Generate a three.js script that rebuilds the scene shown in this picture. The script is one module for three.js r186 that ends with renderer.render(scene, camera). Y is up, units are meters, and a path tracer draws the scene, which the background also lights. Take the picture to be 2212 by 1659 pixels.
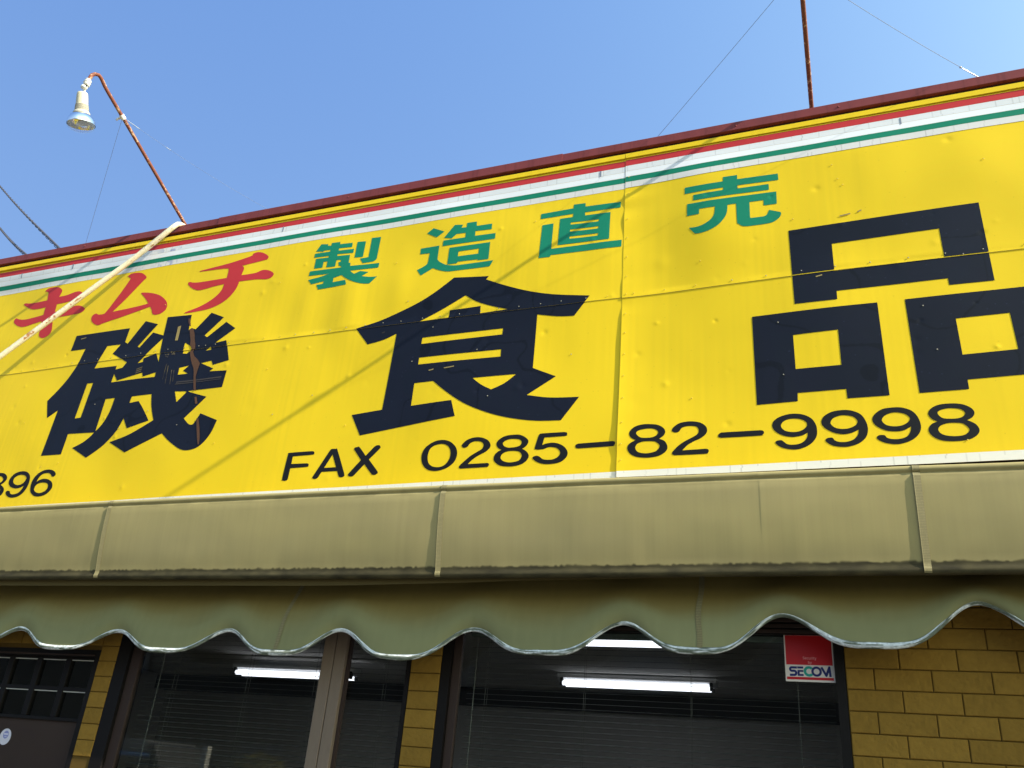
import * as THREE from 'three';
import { mergeGeometries } from 'three/addons/utils/BufferGeometryUtils.js';
import { RoundedBoxGeometry } from 'three/addons/geometries/RoundedBoxGeometry.js';
import { RectAreaLightUniformsLib } from 'three/addons/lights/RectAreaLightUniformsLib.js';

const scene = new THREE.Scene();
const R = d => d * Math.PI / 180;

// ---------- camera, sky, sun, exposure ----------
const EYE = 1.6;                                            // height of the camera above the ground
const camera = new THREE.PerspectiveCamera(48.53, 4 / 3, 0.05, 600);
camera.position.set(0, EYE, 3.6);
camera.rotation.set(R(25.49), R(22.685), R(5.051), 'YXZ');

const EXPOSURE = 1.6;
const renderer = new THREE.WebGLRenderer({ antialias: true });
renderer.toneMapping = THREE.LinearToneMapping;
renderer.toneMappingExposure = EXPOSURE;
renderer.outputColorSpace = THREE.SRGBColorSpace;
renderer.shadowMap.enabled = true;
renderer.setSize(1024, 768);
RectAreaLightUniformsLib.init();

const SUN = new THREE.Vector3(0.826, 0.534, 0.185).normalize();
const sun = new THREE.DirectionalLight(new THREE.Color().setRGB(1, 0.93, 0.8), 5.0);
sun.position.copy(SUN).multiplyScalar(30).add(new THREE.Vector3(-2, 3, 0));
sun.target.position.set(-2, 3, 0);
sun.castShadow = true;
Object.assign(sun.shadow.camera, { left: -12, right: 12, top: 12, bottom: -12, near: 1, far: 80 });
sun.shadow.mapSize.set(4096, 4096); sun.shadow.radius = 1;
scene.add(sun, sun.target);

{ // clear sky: deep blue away from the sun, paler towards it and towards the horizon
  const W = 1024, H = 512, d = new Float32Array(W * H * 4);
  const a = [-2.729, -1.814, -0.637], b = [8.69, 6.948, 3.53], c = [1.818, 1.308, 0.552];
  for (let j = 0; j < H; j++) for (let i = 0; i < W; i++) {
    const el = ((j + 0.5) / H - 0.5) * Math.PI, az = ((i + 0.5) / W - 0.5) * 2 * Math.PI;
    const y = Math.max(Math.sin(el), 0), ce = Math.cos(el);
    const dot = Math.cos(az) * ce * SUN.x + Math.sin(el) * SUN.y + Math.sin(az) * ce * SUN.z;
    const g = Math.acos(Math.min(1, Math.max(-1, dot))) * 180 / Math.PI;
    const f2 = Math.exp(-(g > 55 ? g : 55 + (g - 55) * 0.25) / 35);
    for (let k = 0; k < 3; k++) d[(j * W + i) * 4 + k] = Math.exp(a[k] + b[k] * f2 + c[k] * (1 - y)) / EXPOSURE;
    d[(j * W + i) * 4 + 3] = 1;
  }
  const t = new THREE.DataTexture(d, W, H, THREE.RGBAFormat, THREE.FloatType);
  t.mapping = THREE.EquirectangularReflectionMapping; t.magFilter = t.minFilter = THREE.LinearFilter; t.needsUpdate = true;
  scene.background = t; scene.environment = t;
}

// ---------- helpers ----------
let seed = 20240518;
const rnd = () => { seed = (seed * 1664525 + 1013904223) >>> 0; return seed / 4294967296; };
const rr = (a, b) => a + (b - a) * rnd();
function hash(ix, iy) { let h = Math.imul(ix, 374761393) ^ Math.imul(iy, 668265263); h = Math.imul(h ^ (h >>> 13), 1274126177); return ((h ^ (h >>> 16)) >>> 0) / 4294967296; }
function vn(x, y) {                                          // smooth value noise, 0..1
  const ix = Math.floor(x), iy = Math.floor(y), fx = x - ix, fy = y - iy;
  const u = fx * fx * fx * (fx * (fx * 6 - 15) + 10), v = fy * fy * fy * (fy * (fy * 6 - 15) + 10);
  return (hash(ix, iy) * (1 - u) + hash(ix + 1, iy) * u) * (1 - v) + (hash(ix, iy + 1) * (1 - u) + hash(ix + 1, iy + 1) * u) * v;
}
const fbm = (x, y, o = 4) => { let s = 0, a = 0.5, n = 0; for (let i = 0; i < o; i++) { s += a * vn(x, y); n += a; x = x * 2.03 + 17.1; y = y * 2.03 + 5.7; a *= 0.5; } return s / n; };
const clamp = (x, a = 0, b = 1) => Math.min(b, Math.max(a, x));
const sstep = (a, b, x) => { const t = clamp((x - a) / (b - a)); return t * t * (3 - 2 * t); };
const lerp = (a, b, t) => a + (b - a) * t;
function interp(tab, x) {                                    // smooth interpolation in a table of [x, y]
  if (x <= tab[0][0]) return tab[0][1];
  for (let i = 1; i < tab.length; i++) if (x <= tab[i][0]) { const t = (x - tab[i - 1][0]) / (tab[i][0] - tab[i - 1][0]); return lerp(tab[i - 1][1], tab[i][1], t * t * (3 - 2 * t)); }
  return tab[tab.length - 1][1];
}
const used = {};
const numbered = n => { const k = used[n] = (used[n] ?? -1) + 1; return k ? n + '_' + String(k).padStart(3, '0') : n; };
const shade = m => { m.castShadow = true; m.receiveShadow = true; return m; };
function thing(name, label, category, pos = [0, 0, 0], group) {
  const o = new THREE.Group(); o.name = numbered(name); o.position.set(...pos); o.userData = { label, category };
  if (group) o.userData.group = group;
  scene.add(o); return o;
}
function part(name, geo, mat, parent, pos) {
  const m = shade(new THREE.Mesh(geo, mat)); m.name = name; if (pos) m.position.set(...pos); parent.add(m); return m;
}
function sub(name, parent) { const g = new THREE.Group(); g.name = name; parent.add(g); return g; }
function box(x0, x1, y0, y1, z0, z1) { const g = new THREE.BoxGeometry(x1 - x0, y1 - y0, z1 - z0); g.translate((x0 + x1) / 2, (y0 + y1) / 2, (z0 + z1) / 2); return g; }
function rbox(x0, x1, y0, y1, z0, z1, r = 0.003) { const g = new RoundedBoxGeometry(x1 - x0, y1 - y0, z1 - z0, 1, r); g.translate((x0 + x1) / 2, (y0 + y1) / 2, (z0 + z1) / 2); return g; }
function tube(pts, r, seg = 24, rad = 10) { return new THREE.TubeGeometry(new THREE.CatmullRomCurve3(pts.map(p => new THREE.Vector3(...p)), false, 'centripetal'), seg, r, rad, false); }
function dataTex(w, h, fn, srgb = true) {                     // fn(u, v) gives linear or sRGB bytes
  const d = new Uint8Array(w * h * 4);
  for (let j = 0; j < h; j++) for (let i = 0; i < w; i++) { const c = fn((i + 0.5) / w, (j + 0.5) / h), o = (j * w + i) * 4; d[o] = clamp(c[0], 0, 255); d[o + 1] = clamp(c[1], 0, 255); d[o + 2] = clamp(c[2], 0, 255); d[o + 3] = 255; }
  const t = new THREE.DataTexture(d, w, h); t.wrapS = t.wrapT = THREE.RepeatWrapping; t.magFilter = THREE.LinearFilter; t.minFilter = THREE.LinearMipmapLinearFilter; t.generateMipmaps = true;
  if (srgb) t.colorSpace = THREE.SRGBColorSpace; t.needsUpdate = true; return t;
}
const rgb = (r, g, b) => new THREE.Color().setRGB(r, g, b);
const toS = c => { c = clamp(c); return 255 * (c <= 0.0031308 ? 12.92 * c : 1.055 * Math.pow(c, 1 / 2.4) - 0.055); };
const lin3 = (r, g, b, k = 1) => [toS(r * k), toS(g * k), toS(b * k)];
const std = (o) => new THREE.MeshStandardMaterial(o);
const phys = (o) => new THREE.MeshPhysicalMaterial(o);
const matte = (o) => new THREE.MeshPhysicalMaterial({ specularIntensity: 0.35, ...o });

// ---------- glyph outlines, millimetres on the sign (a tilde marks a point on a smooth curve) ----------
const GLYPHS = [
  ['ki', 'r', [
    ['-5184 2953 ~-5156 2973 ~-5102 2975 ~-5052 2966 ~-5013 2939 ~-5008 2914 -5017 2882 ~-4940 2886 ~-4876 2900 ~-4827 2899 ~-4793 2877 ~-4799 2854 ~-4839 2836 ~-4920 2825 -5013 2822 -5008 2758 ~-4907 2765 ~-4843 2780 ~-4790 2779 ~-4747 2763 ~-4722 2744 ~-4732 2724 ~-4774 2712 ~-4831 2711 -4921 2710 -5006 2705 ~-4986 2638 ~-4979 2605 ~-4989 2579 ~-5020 2562 ~-5045 2558 ~-5073 2568 ~-5091 2584 ~-5097 2610 -5104 2646 -5112 2700 ~-5189 2690 ~-5251 2680 ~-5295 2679 ~-5339 2691 ~-5384 2715 ~-5405 2735 ~-5404 2754 ~-5392 2763 ~-5358 2750 ~-5300 2740 ~-5223 2742 -5117 2751 -5121 2813 ~-5176 2811 ~-5232 2813 ~-5282 2826 ~-5333 2852 ~-5365 2873 ~-5349 2881 ~-5302 2872 ~-5223 2869 -5127 2871 -5143 2935 ~-5158 2945'],
  ]],
  ['mu', 'r', [
    ['-4414 2956 ~-4383 2972 ~-4325 2970 ~-4281 2958 ~-4241 2930 ~-4230 2912 ~-4243 2900 ~-4266 2875 -4355 2769 -4444 2679 ~-4325 2684 ~-4199 2692 -4142 2700 ~-4183 2745 -4235 2791 ~-4228 2796 ~-4176 2788 ~-4106 2769 ~-4046 2741 ~-3995 2701 ~-3972 2667 ~-3969 2632 ~-3994 2607 ~-4028 2598 ~-4061 2602 ~-4078 2614 ~-4093 2641 -4115 2671 -4186 2656 -4347 2624 ~-4500 2598 ~-4519 2592 ~-4545 2590 ~-4581 2604 ~-4614 2629 ~-4627 2653 ~-4625 2676 ~-4598 2688 ~-4574 2677 ~-4541 2673 -4515 2676 -4486 2717 -4422 2832 ~-4378 2926 ~-4389 2940 ~-4404 2951'],
  ]],
  ['chi', 'r', [
    ['-3768 2889 ~-3763 2897 ~-3546 2917 ~-3398 2943 -3370 2955 -3373 2963 ~-3350 2969 ~-3324 2967 ~-3289 2954 ~-3255 2932 ~-3241 2916 ~-3244 2904 ~-3264 2896 -3434 2880 ~-3421 2870 ~-3413 2856 ~-3414 2837 -3419 2805 ~-3370 2804 ~-3309 2806 ~-3270 2818 ~-3237 2817 ~-3199 2803 ~-3171 2782 ~-3168 2764 ~-3186 2749 ~-3223 2745 ~-3296 2755 -3424 2759 ~-3430 2719 ~-3451 2677 ~-3488 2638 ~-3544 2607 ~-3619 2586 ~-3708 2578 -3803 2575 ~-3793 2585 ~-3700 2611 ~-3628 2643 ~-3579 2678 ~-3549 2716 -3542 2758 ~-3629 2752 ~-3708 2742 ~-3750 2744 ~-3793 2762 ~-3832 2789 ~-3847 2807 ~-3846 2818 ~-3831 2819 ~-3804 2811 ~-3738 2805 -3533 2803 -3535 2859 ~-3541 2872 ~-3550 2878 ~-3629 2884'],
  ]],
  ['sei', 'g', [
    ['-2854 2944 -2803 2936 -2806 2926 -2780 2921 -2780 2941 -2720 2940 -2718 2923 -2630 2920 -2629 2889 -2720 2893 -2719 2876 -2613 2873 -2612 2844 -2723 2850 -2721 2837 -2632 2832 -2631 2774 -2618 2772 -2615 2749 -2419 2742 -2420 2710 -2610 2714 ~-2594 2699 -2577 2687 -2538 2702 -2481 2687 -2522 2664 ~-2481 2653 ~-2446 2648 -2417 2647 -2460 2603 ~-2502 2608 ~-2551 2623 ~-2594 2643 ~-2633 2667 -2665 2692 -2718 2680 -2718 2650 -2632 2653 -2619 2619 -2813 2612 -2832 2647 -2786 2649 -2784 2666 -2869 2656 -2898 2691 ~-2828 2699 ~-2789 2707 -2758 2715 -2900 2720 -2897 2752 -2679 2748 -2681 2759 -2696 2762 -2705 2790 -2688 2788 -2689 2805 -2721 2807 -2723 2762 -2784 2764 -2784 2807 -2812 2808 -2812 2767 -2871 2768 -2872 2839 -2782 2835 -2783 2847 -2887 2850 -2887 2879 -2779 2878 -2780 2891 -2825 2892 -2829 2885 -2883 2895'],
    ['-2597 2921 -2539 2917 -2540 2804 -2597 2806'],
    ['-2501 2935 -2439 2932 -2442 2788 ~-2442 2778 ~-2451 2766 ~-2470 2759 -2533 2757 -2558 2794 -2520 2795 ~-2506 2797 ~-2501 2804'],
  ]],
  ['zou', 'g', [
    ['-2126 2900 -2087 2930 -2012 2892 -2058 2859'],
    ['-1949 2927 -1896 2919 -1904 2898 -1871 2897 -1871 2927 -1811 2926 -1808 2895 -1713 2894 -1712 2855 -1812 2859 -1811 2826 -1685 2823 -1685 2785 -2010 2788 -2010 2827 -1871 2825 -1872 2857 -1929 2859 -1958 2833 -2008 2847'],
    ['-1963 2768 -1712 2766 -1712 2653 -1778 2655 -1779 2661 -1902 2663 -1903 2653 -1964 2655',
     '-1903 2733 -1777 2733 -1777 2699 -1903 2700'],
    ['-2152 2798 -2032 2797 -2032 2701 ~-2017 2683 ~-1991 2665 ~-1966 2652 ~-1922 2642 -1896 2640 -1682 2640 -1701 2603 -1917 2605 ~-1953 2606 ~-1990 2616 ~-2025 2630 -2052 2645 -2125 2605 -2155 2648 ~-2116 2665 ~-2098 2678 ~-2091 2695 -2089 2755 -2151 2758'],
  ]],
  ['choku', 'g', [
    ['-1232 2936 -1165 2933 -1164 2910 -966 2903 -967 2866 -1165 2871 -1165 2850 -1022 2845 -1024 2670 -1310 2677 -1306 2853 -1233 2852 -1232 2874 -1420 2871 -1420 2906 -1232 2911',
     '-1243 2817 -1084 2809 -1085 2795 -1244 2803',
     '-1244 2770 -1085 2763 -1086 2748 -1245 2756',
     '-1245 2724 -1085 2717 -1086 2701 -1245 2709'],
    ['-1407 2826 -1343 2829 -1345 2659 -956 2653 -957 2611 -1347 2618 -1348 2607 -1413 2608'],
  ]],
  ['bai', 'g', [
    ['-425 2944 -354 2943 -354 2916 -155 2912 -154 2872 -354 2876 -355 2856 -202 2855 -202 2819 -579 2825 -579 2860 -426 2860 -425 2876 -623 2877 -622 2918 -425 2916'],
    ['-611 2808 -168 2802 -169 2727 -231 2727 -232 2760 -299 2760 -300 2675 ~-299 2666 ~-292 2661 -235 2661 ~-222 2666 ~-214 2679 -208 2696 -153 2673 ~-153 2658 ~-163 2640 ~-184 2624 ~-215 2616 -301 2614 ~-319 2615 ~-339 2620 ~-357 2636 ~-363 2649 -364 2761 -407 2761 ~-409 2727 ~-417 2696 ~-437 2665 ~-463 2641 ~-498 2624 ~-531 2616 ~-555 2614 -573 2616 -603 2657 ~-566 2655 ~-535 2661 ~-507 2675 ~-485 2694 ~-473 2721 -469 2762 -549 2764 -550 2732 -612 2732'],
  ]],
  ['iso', 'n', [
    ['-4711 2530 -4235 2524 -4240 2421 -4213 2406 -4113 2560 -3996 2521 -4115 2371 -4096 2362 -4017 2462 -3921 2428 -3932 2565 -3738 2557 -3728 2446 -3708 2457 -3675 2445 -3584 2554 -3475 2506 -3590 2391 -3567 2375 -3447 2470 -3363 2414 -3489 2326 -3408 2334 -3353 2194 -3467 2174 -3485 2205 -3563 2196 -3455 2148 -3481 2132 -3349 2124 -3351 2013 -3605 2012 -3595 2005 -3450 1959 -3579 1829 ~-3546 1800 ~-3524 1786 ~-3505 1783 ~-3491 1794 -3462 1852 -3324 1796 ~-3342 1724 ~-3367 1678 ~-3395 1647 ~-3434 1626 ~-3490 1619 ~-3539 1629 ~-3593 1657 ~-3656 1697 -3713 1742 -3963 1637 -4110 1713 ~-3995 1743 ~-3919 1775 -3808 1835 ~-3845 1908 ~-3865 1961 -3880 2014 -4034 2011 -4038 1967 -3968 1974 ~-3910 1913 -3845 1835 -4000 1795 -4049 1865 ~-4076 1791 ~-4114 1737 ~-4173 1681 -4264 1622 -4406 1695 ~-4334 1726 ~-4291 1757 -4265 1785 -4264 1789 -4482 1795 -4485 1658 -4654 1659 -4642 1971 -4714 1922 -4765 2048 ~-4712 2111 ~-4656 2188 ~-4627 2243 ~-4602 2303 ~-4591 2368 -4582 2413 -4717 2415',
     '-4458 2144 -4407 2143 -4418 1901 -4468 1900',
     '-4251 2014 -4174 2014 ~-4181 1932 ~-4203 1865 ~-4227 1825 -4255 1797',
     '-4387 2410 -4271 2408 -4316 2344 -4167 2265 -4191 2228 -4245 2222 -4247 2248 -4437 2250',
     '-4246 2190 -4203 2138 -4007 2173 -3994 2144 -3896 2164 -3894 2132 -4046 2133 -4248 2130',
     '-3918 2407 -3897 2235 -3936 2301 -4032 2276 -4026 2250 -4069 2246',
     '-3726 2354 -3649 2308 -3694 2274 -3723 2278',
     '-3551 2281 -3518 2304 -3509 2283',
     '-3650 2188 -3685 2156 -3642 2132 -3717 2131 -3719 2179',
     '-3704 2017 -3621 2011 -3615 2004 -3670 1943'],
  ]],
  ['shoku', 'n', [
    ['-1910 2559 -1699 2539 -1713 2519 ~-1560 2447 ~-1423 2396 ~-1291 2362 -1116 2332 -1195 2223 ~-1283 2231 -1397 2256 -1399 1942 -1273 1883 -1419 1790 ~-1296 1766 -1145 1757 -1230 1637 ~-1360 1644 ~-1493 1668 ~-1623 1708 ~-1759 1771 ~-1875 1852 -1951 1916 -2064 1915 -2063 1781 -1830 1793 -1799 1700 -2348 1634 -2422 1760 -2237 1775 -2223 2238 ~-2302 2208 -2400 2191 -2491 2301 ~-2305 2348 ~-2119 2420 ~-2011 2482',
     '-2087 2297 ~-1957 2358 -1826 2432 ~-1754 2383 ~-1658 2339 -1566 2308 -1725 2303 -1727 2350 -1910 2347 -1910 2300',
     '-2056 2192 -1582 2194 -1583 2157 -2057 2153',
     '-2058 2069 -1581 2067 -1580 2024 -2058 2027',
     '-1725 1912 -1486 1914 ~-1544 1867 -1614 1836 ~-1674 1870'],
  ]],
  ['hin', 'n', [
    ['-124 2556 698 2564 703 2151 527 2151 526 2186 66 2182 65 2137 -120 2138',
     '65 2445 523 2451 525 2297 65 2291'],
    ['-314 2097 230 2100 234 1641 67 1641 66 1686 -135 1685 -137 1645 -311 1641',
     '-137 1976 56 1980 56 1804 -136 1803'],
    ['343 2102 929 2106 917 1653 754 1648 755 1692 536 1688 536 1644 350 1642',
     '530 1981 736 1985 740 1810 533 1805'],
  ]],
  ['F', 'k', [
    ['~-2779 1547 ~-2777 1556 ~-2766 1560 -2630 1562 ~-2616 1558 ~-2613 1548 ~-2625 1541 -2745 1538 -2745 1494 -2649 1493 ~-2636 1489 ~-2634 1478 ~-2645 1472 -2746 1470 -2748 1411 ~-2751 1403 ~-2766 1399 ~-2779 1402 ~-2785 1412'],
  ]],
  ['A', 'k', [
    ['-2516 1561 ~-2508 1567 ~-2481 1566 ~-2470 1558 -2402 1422 ~-2400 1408 ~-2413 1403 ~-2429 1405 ~-2436 1413 -2449 1439 -2544 1439 -2558 1411 ~-2566 1403 ~-2582 1401 ~-2593 1407 ~-2591 1419',
     '-2496 1535 -2460 1461 -2533 1461'],
  ]],
  ['X', 'k', [
    ['-2368 1556 ~-2365 1565 ~-2349 1568 ~-2335 1565 -2290 1514 -2244 1564 ~-2232 1569 ~-2216 1568 ~-2209 1559 ~-2212 1548 -2266 1492 -2207 1427 ~-2201 1415 ~-2214 1406 ~-2230 1407 ~-2239 1412 -2289 1467 -2340 1411 ~-2350 1404 ~-2368 1405 ~-2377 1411 ~-2375 1422 -2314 1492'],
  ]],
  ['zero', 'k', [
    ['~-1848 1572 ~-1811 1562 ~-1782 1539 ~-1766 1513 ~-1763 1482 ~-1774 1450 ~-1804 1425 ~-1839 1412 ~-1874 1408 ~-1912 1415 ~-1941 1437 ~-1957 1468 ~-1959 1504 ~-1944 1536 ~-1915 1558 ~-1885 1570',
     '~-1854 1551 ~-1827 1544 ~-1806 1523 ~-1799 1494 ~-1803 1467 ~-1819 1443 ~-1841 1430 ~-1869 1428 ~-1896 1435 ~-1916 1453 ~-1924 1479 ~-1923 1507 ~-1912 1532 ~-1887 1547'],
  ]],
  ['two', 'k', [
    ['~-1742 1535 ~-1736 1546 ~-1717 1563 ~-1688 1573 ~-1657 1575 ~-1626 1568 ~-1599 1552 ~-1586 1530 ~-1590 1512 ~-1611 1493 ~-1644 1478 ~-1675 1457 -1698 1435 -1602 1435 ~-1590 1434 ~-1584 1425 ~-1589 1417 ~-1603 1414 -1731 1413 ~-1742 1416 ~-1745 1424 ~-1738 1434 ~-1715 1455 ~-1687 1478 ~-1652 1498 ~-1630 1511 ~-1623 1529 ~-1631 1545 ~-1652 1553 ~-1678 1553 ~-1697 1544 ~-1708 1529 ~-1718 1523 ~-1733 1524'],
  ]],
  ['eight', 'k', [
    ['-1525 1499 ~-1545 1512 ~-1555 1532 ~-1546 1552 ~-1520 1569 ~-1491 1575 ~-1461 1576 ~-1438 1574 ~-1411 1562 ~-1392 1545 ~-1389 1530 ~-1399 1511 -1418 1499 ~-1395 1484 ~-1381 1461 ~-1389 1438 ~-1409 1422 ~-1426 1416 ~-1452 1411 ~-1489 1411 ~-1526 1418 ~-1553 1436 ~-1563 1456 ~-1557 1478 ~-1543 1492',
     '~-1521 1532 ~-1513 1544 ~-1491 1553 ~-1464 1554 ~-1436 1549 ~-1423 1535 ~-1429 1518 ~-1448 1511 ~-1465 1509 ~-1490 1509 ~-1511 1517',
     '~-1527 1461 ~-1519 1478 ~-1496 1489 ~-1464 1491 ~-1431 1484 ~-1417 1463 ~-1428 1441 ~-1454 1433 ~-1481 1432 ~-1506 1438 ~-1522 1449'],
  ]],
  ['five', 'k', [
    ['-1338 1563 ~-1333 1570 ~-1319 1573 -1209 1573 ~-1196 1569 ~-1194 1560 ~-1203 1552 -1307 1551 -1316 1512 ~-1299 1518 ~-1265 1521 ~-1234 1514 ~-1205 1497 ~-1187 1471 ~-1188 1448 ~-1206 1427 ~-1235 1415 ~-1282 1412 ~-1318 1418 ~-1348 1433 ~-1361 1447 ~-1356 1455 ~-1340 1458 ~-1325 1452 ~-1308 1439 ~-1279 1434 ~-1251 1437 ~-1230 1450 ~-1223 1466 ~-1230 1482 ~-1247 1494 ~-1271 1499 ~-1290 1497 ~-1306 1491 -1337 1489 ~-1349 1492 ~-1353 1500'],
  ]],
  ['dash', 'k', [
    ['-1135 1508 -971 1510 ~-958 1506 ~-956 1495 ~-963 1487 ~-972 1484 -1134 1483 ~-1146 1487 ~-1149 1495 ~-1146 1504'],
  ]],
  ['eight2', 'k', [
    ['-858 1505 ~-880 1519 ~-889 1538 ~-881 1559 ~-858 1576 ~-825 1583 ~-794 1582 ~-759 1576 ~-733 1561 ~-721 1541 ~-728 1520 -749 1505 ~-724 1492 ~-711 1466 ~-717 1443 ~-741 1425 ~-775 1417 ~-816 1416 ~-858 1424 ~-885 1442 ~-896 1466 ~-888 1488',
     '~-856 1538 ~-847 1552 ~-825 1558 ~-794 1560 ~-768 1554 ~-754 1541 ~-759 1526 ~-776 1516 ~-804 1513 ~-837 1518',
     '~-859 1468 ~-850 1486 ~-828 1495 ~-793 1496 ~-765 1491 ~-747 1473 ~-751 1457 ~-767 1444 ~-801 1437 ~-834 1441 ~-852 1451'],
  ]],
  ['two2', 'k', [
    ['~-691 1543 ~-683 1559 ~-659 1576 ~-629 1582 ~-599 1582 ~-565 1574 ~-540 1556 ~-532 1534 ~-539 1514 ~-560 1497 ~-588 1485 ~-619 1467 -644 1442 -540 1444 ~-530 1441 ~-527 1432 ~-532 1423 ~-543 1420 -677 1420 ~-687 1424 ~-690 1432 ~-683 1443 ~-660 1467 ~-630 1487 ~-596 1504 ~-574 1519 ~-570 1537 ~-578 1553 ~-599 1559 ~-625 1559 ~-646 1552 ~-657 1536 ~-670 1531 ~-685 1535'],
  ]],
  ['dash2', 'k', [
    ['-470 1518 -303 1518 ~-290 1514 ~-287 1504 ~-294 1495 ~-304 1492 -469 1492 ~-482 1496 ~-484 1505 ~-479 1513'],
  ]],
  ['nine', 'k', [
    ['-106 1494 ~-125 1483 ~-151 1478 ~-176 1478 ~-209 1487 ~-237 1506 ~-250 1529 ~-246 1553 ~-223 1573 ~-186 1585 ~-148 1586 ~-113 1577 ~-85 1557 ~-70 1528 ~-67 1499 ~-72 1471 ~-91 1445 ~-118 1428 ~-150 1419 ~-179 1420 ~-212 1429 ~-234 1444 ~-241 1457 ~-233 1464 ~-216 1465 ~-206 1457 ~-192 1445 ~-169 1441 ~-140 1445 ~-119 1458 ~-108 1476',
     '~-214 1534 ~-205 1550 ~-183 1562 ~-154 1563 ~-127 1557 ~-109 1543 ~-106 1528 ~-115 1515 ~-136 1503 ~-166 1500 ~-195 1507 ~-210 1520'],
  ]],
  ['nine2', 'k', [
    ['99 1493 ~70 1480 ~36 1476 ~-3 1487 ~-36 1511 ~-47 1537 ~-35 1564 ~-2 1583 ~39 1588 ~76 1583 ~112 1563 ~130 1529 ~135 1493 ~125 1458 ~97 1432 ~56 1419 ~22 1419 ~-11 1428 ~-32 1444 ~-36 1455 ~-27 1463 ~-8 1463 ~0 1451 ~18 1442 ~49 1441 ~77 1451 ~94 1471',
     '~-10 1534 ~3 1553 ~31 1563 ~56 1562 ~83 1553 ~97 1534 ~91 1516 ~66 1503 ~38 1500 ~11 1506 ~-5 1519'],
  ]],
  ['nine3', 'k', [
    ['301 1493 ~272 1478 ~239 1475 ~201 1483 ~167 1507 ~156 1534 ~168 1559 ~199 1580 ~239 1584 ~274 1581 ~311 1563 ~331 1532 ~338 1491 ~327 1459 ~300 1434 ~260 1420 ~227 1419 ~193 1428 ~170 1443 ~166 1454 ~175 1462 ~196 1461 ~205 1449 ~224 1442 ~253 1441 ~281 1450 ~296 1471',
     '~193 1533 ~207 1550 ~233 1560 ~260 1559 ~286 1549 ~300 1531 ~292 1514 ~269 1501 ~239 1498 ~210 1505 ~196 1519'],
  ]],
  ['eight3', 'k', [
    ['401 1508 ~380 1523 ~371 1546 ~384 1568 ~416 1583 ~463 1585 ~502 1578 ~531 1560 ~541 1538 ~531 1518 510 1507 ~538 1488 ~549 1460 ~534 1436 ~501 1421 ~447 1418 ~403 1426 ~374 1447 ~364 1473 ~377 1497',
     '~406 1544 ~416 1557 ~443 1564 ~466 1563 ~494 1556 ~507 1541 ~501 1527 ~483 1518 ~451 1517 ~421 1523',
     '~400 1473 ~411 1489 ~437 1498 ~466 1498 ~494 1492 ~513 1468 ~505 1451 ~484 1441 ~450 1440 ~420 1447 ~405 1458'],
  ]],
  ['nine4', 'k', [
    ['-4715 1465 ~-4737 1456 ~-4765 1451 ~-4796 1453 ~-4836 1466 ~-4859 1489 ~-4862 1517 ~-4841 1546 ~-4806 1560 ~-4765 1563 ~-4726 1555 ~-4695 1534 ~-4681 1508 ~-4678 1478 ~-4685 1445 ~-4707 1414 ~-4743 1396 ~-4785 1391 ~-4821 1397 ~-4848 1413 ~-4859 1429 ~-4853 1438 ~-4837 1438 ~-4824 1433 ~-4815 1420 ~-4795 1413 ~-4765 1415 ~-4739 1425 ~-4723 1444',
     '~-4824 1498 ~-4825 1519 ~-4805 1534 ~-4774 1540 ~-4739 1534 ~-4716 1518 ~-4716 1501 ~-4728 1485 ~-4748 1475 ~-4778 1473 ~-4807 1482'],
  ]],
  ['six', 'k', [
    ['-4614 1484 ~-4596 1495 ~-4566 1501 ~-4530 1498 ~-4491 1482 ~-4471 1460 ~-4468 1435 ~-4487 1409 ~-4520 1393 ~-4563 1388 ~-4601 1395 ~-4635 1417 ~-4650 1443 ~-4655 1481 ~-4645 1515 ~-4621 1541 ~-4585 1557 ~-4543 1561 ~-4505 1553 ~-4477 1536 ~-4471 1521 ~-4482 1512 ~-4499 1515 ~-4512 1527 ~-4532 1537 ~-4560 1538 ~-4587 1531 ~-4605 1511',
     '~-4615 1437 ~-4612 1458 ~-4592 1473 ~-4558 1477 ~-4523 1471 ~-4506 1456 ~-4505 1435 ~-4523 1419 ~-4556 1410 ~-4588 1415 ~-4608 1427'],
  ]],
  ['eight4', 'k', [
    ['-4927 1482 ~-4905 1495 ~-4889 1516 ~-4897 1538 ~-4925 1556 ~-4965 1563 ~-5003 1558 ~-5035 1540 ~-5038 1516 ~-5019 1496 -4999 1484 ~-5037 1473 ~-5049 1445 ~-5027 1416 ~-4982 1400 ~-4933 1398 ~-4894 1411 ~-4881 1438 ~-4893 1462',
     '~-4921 1519 ~-4941 1536 ~-4966 1541 ~-4997 1534 ~-5005 1515 ~-4986 1499 ~-4953 1495 ~-4928 1503',
     '~-4918 1450 ~-4940 1466 ~-4976 1470 ~-5008 1461 ~-5012 1439 ~-4985 1419 ~-4948 1417 ~-4922 1429'],
  ]],
];

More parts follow.
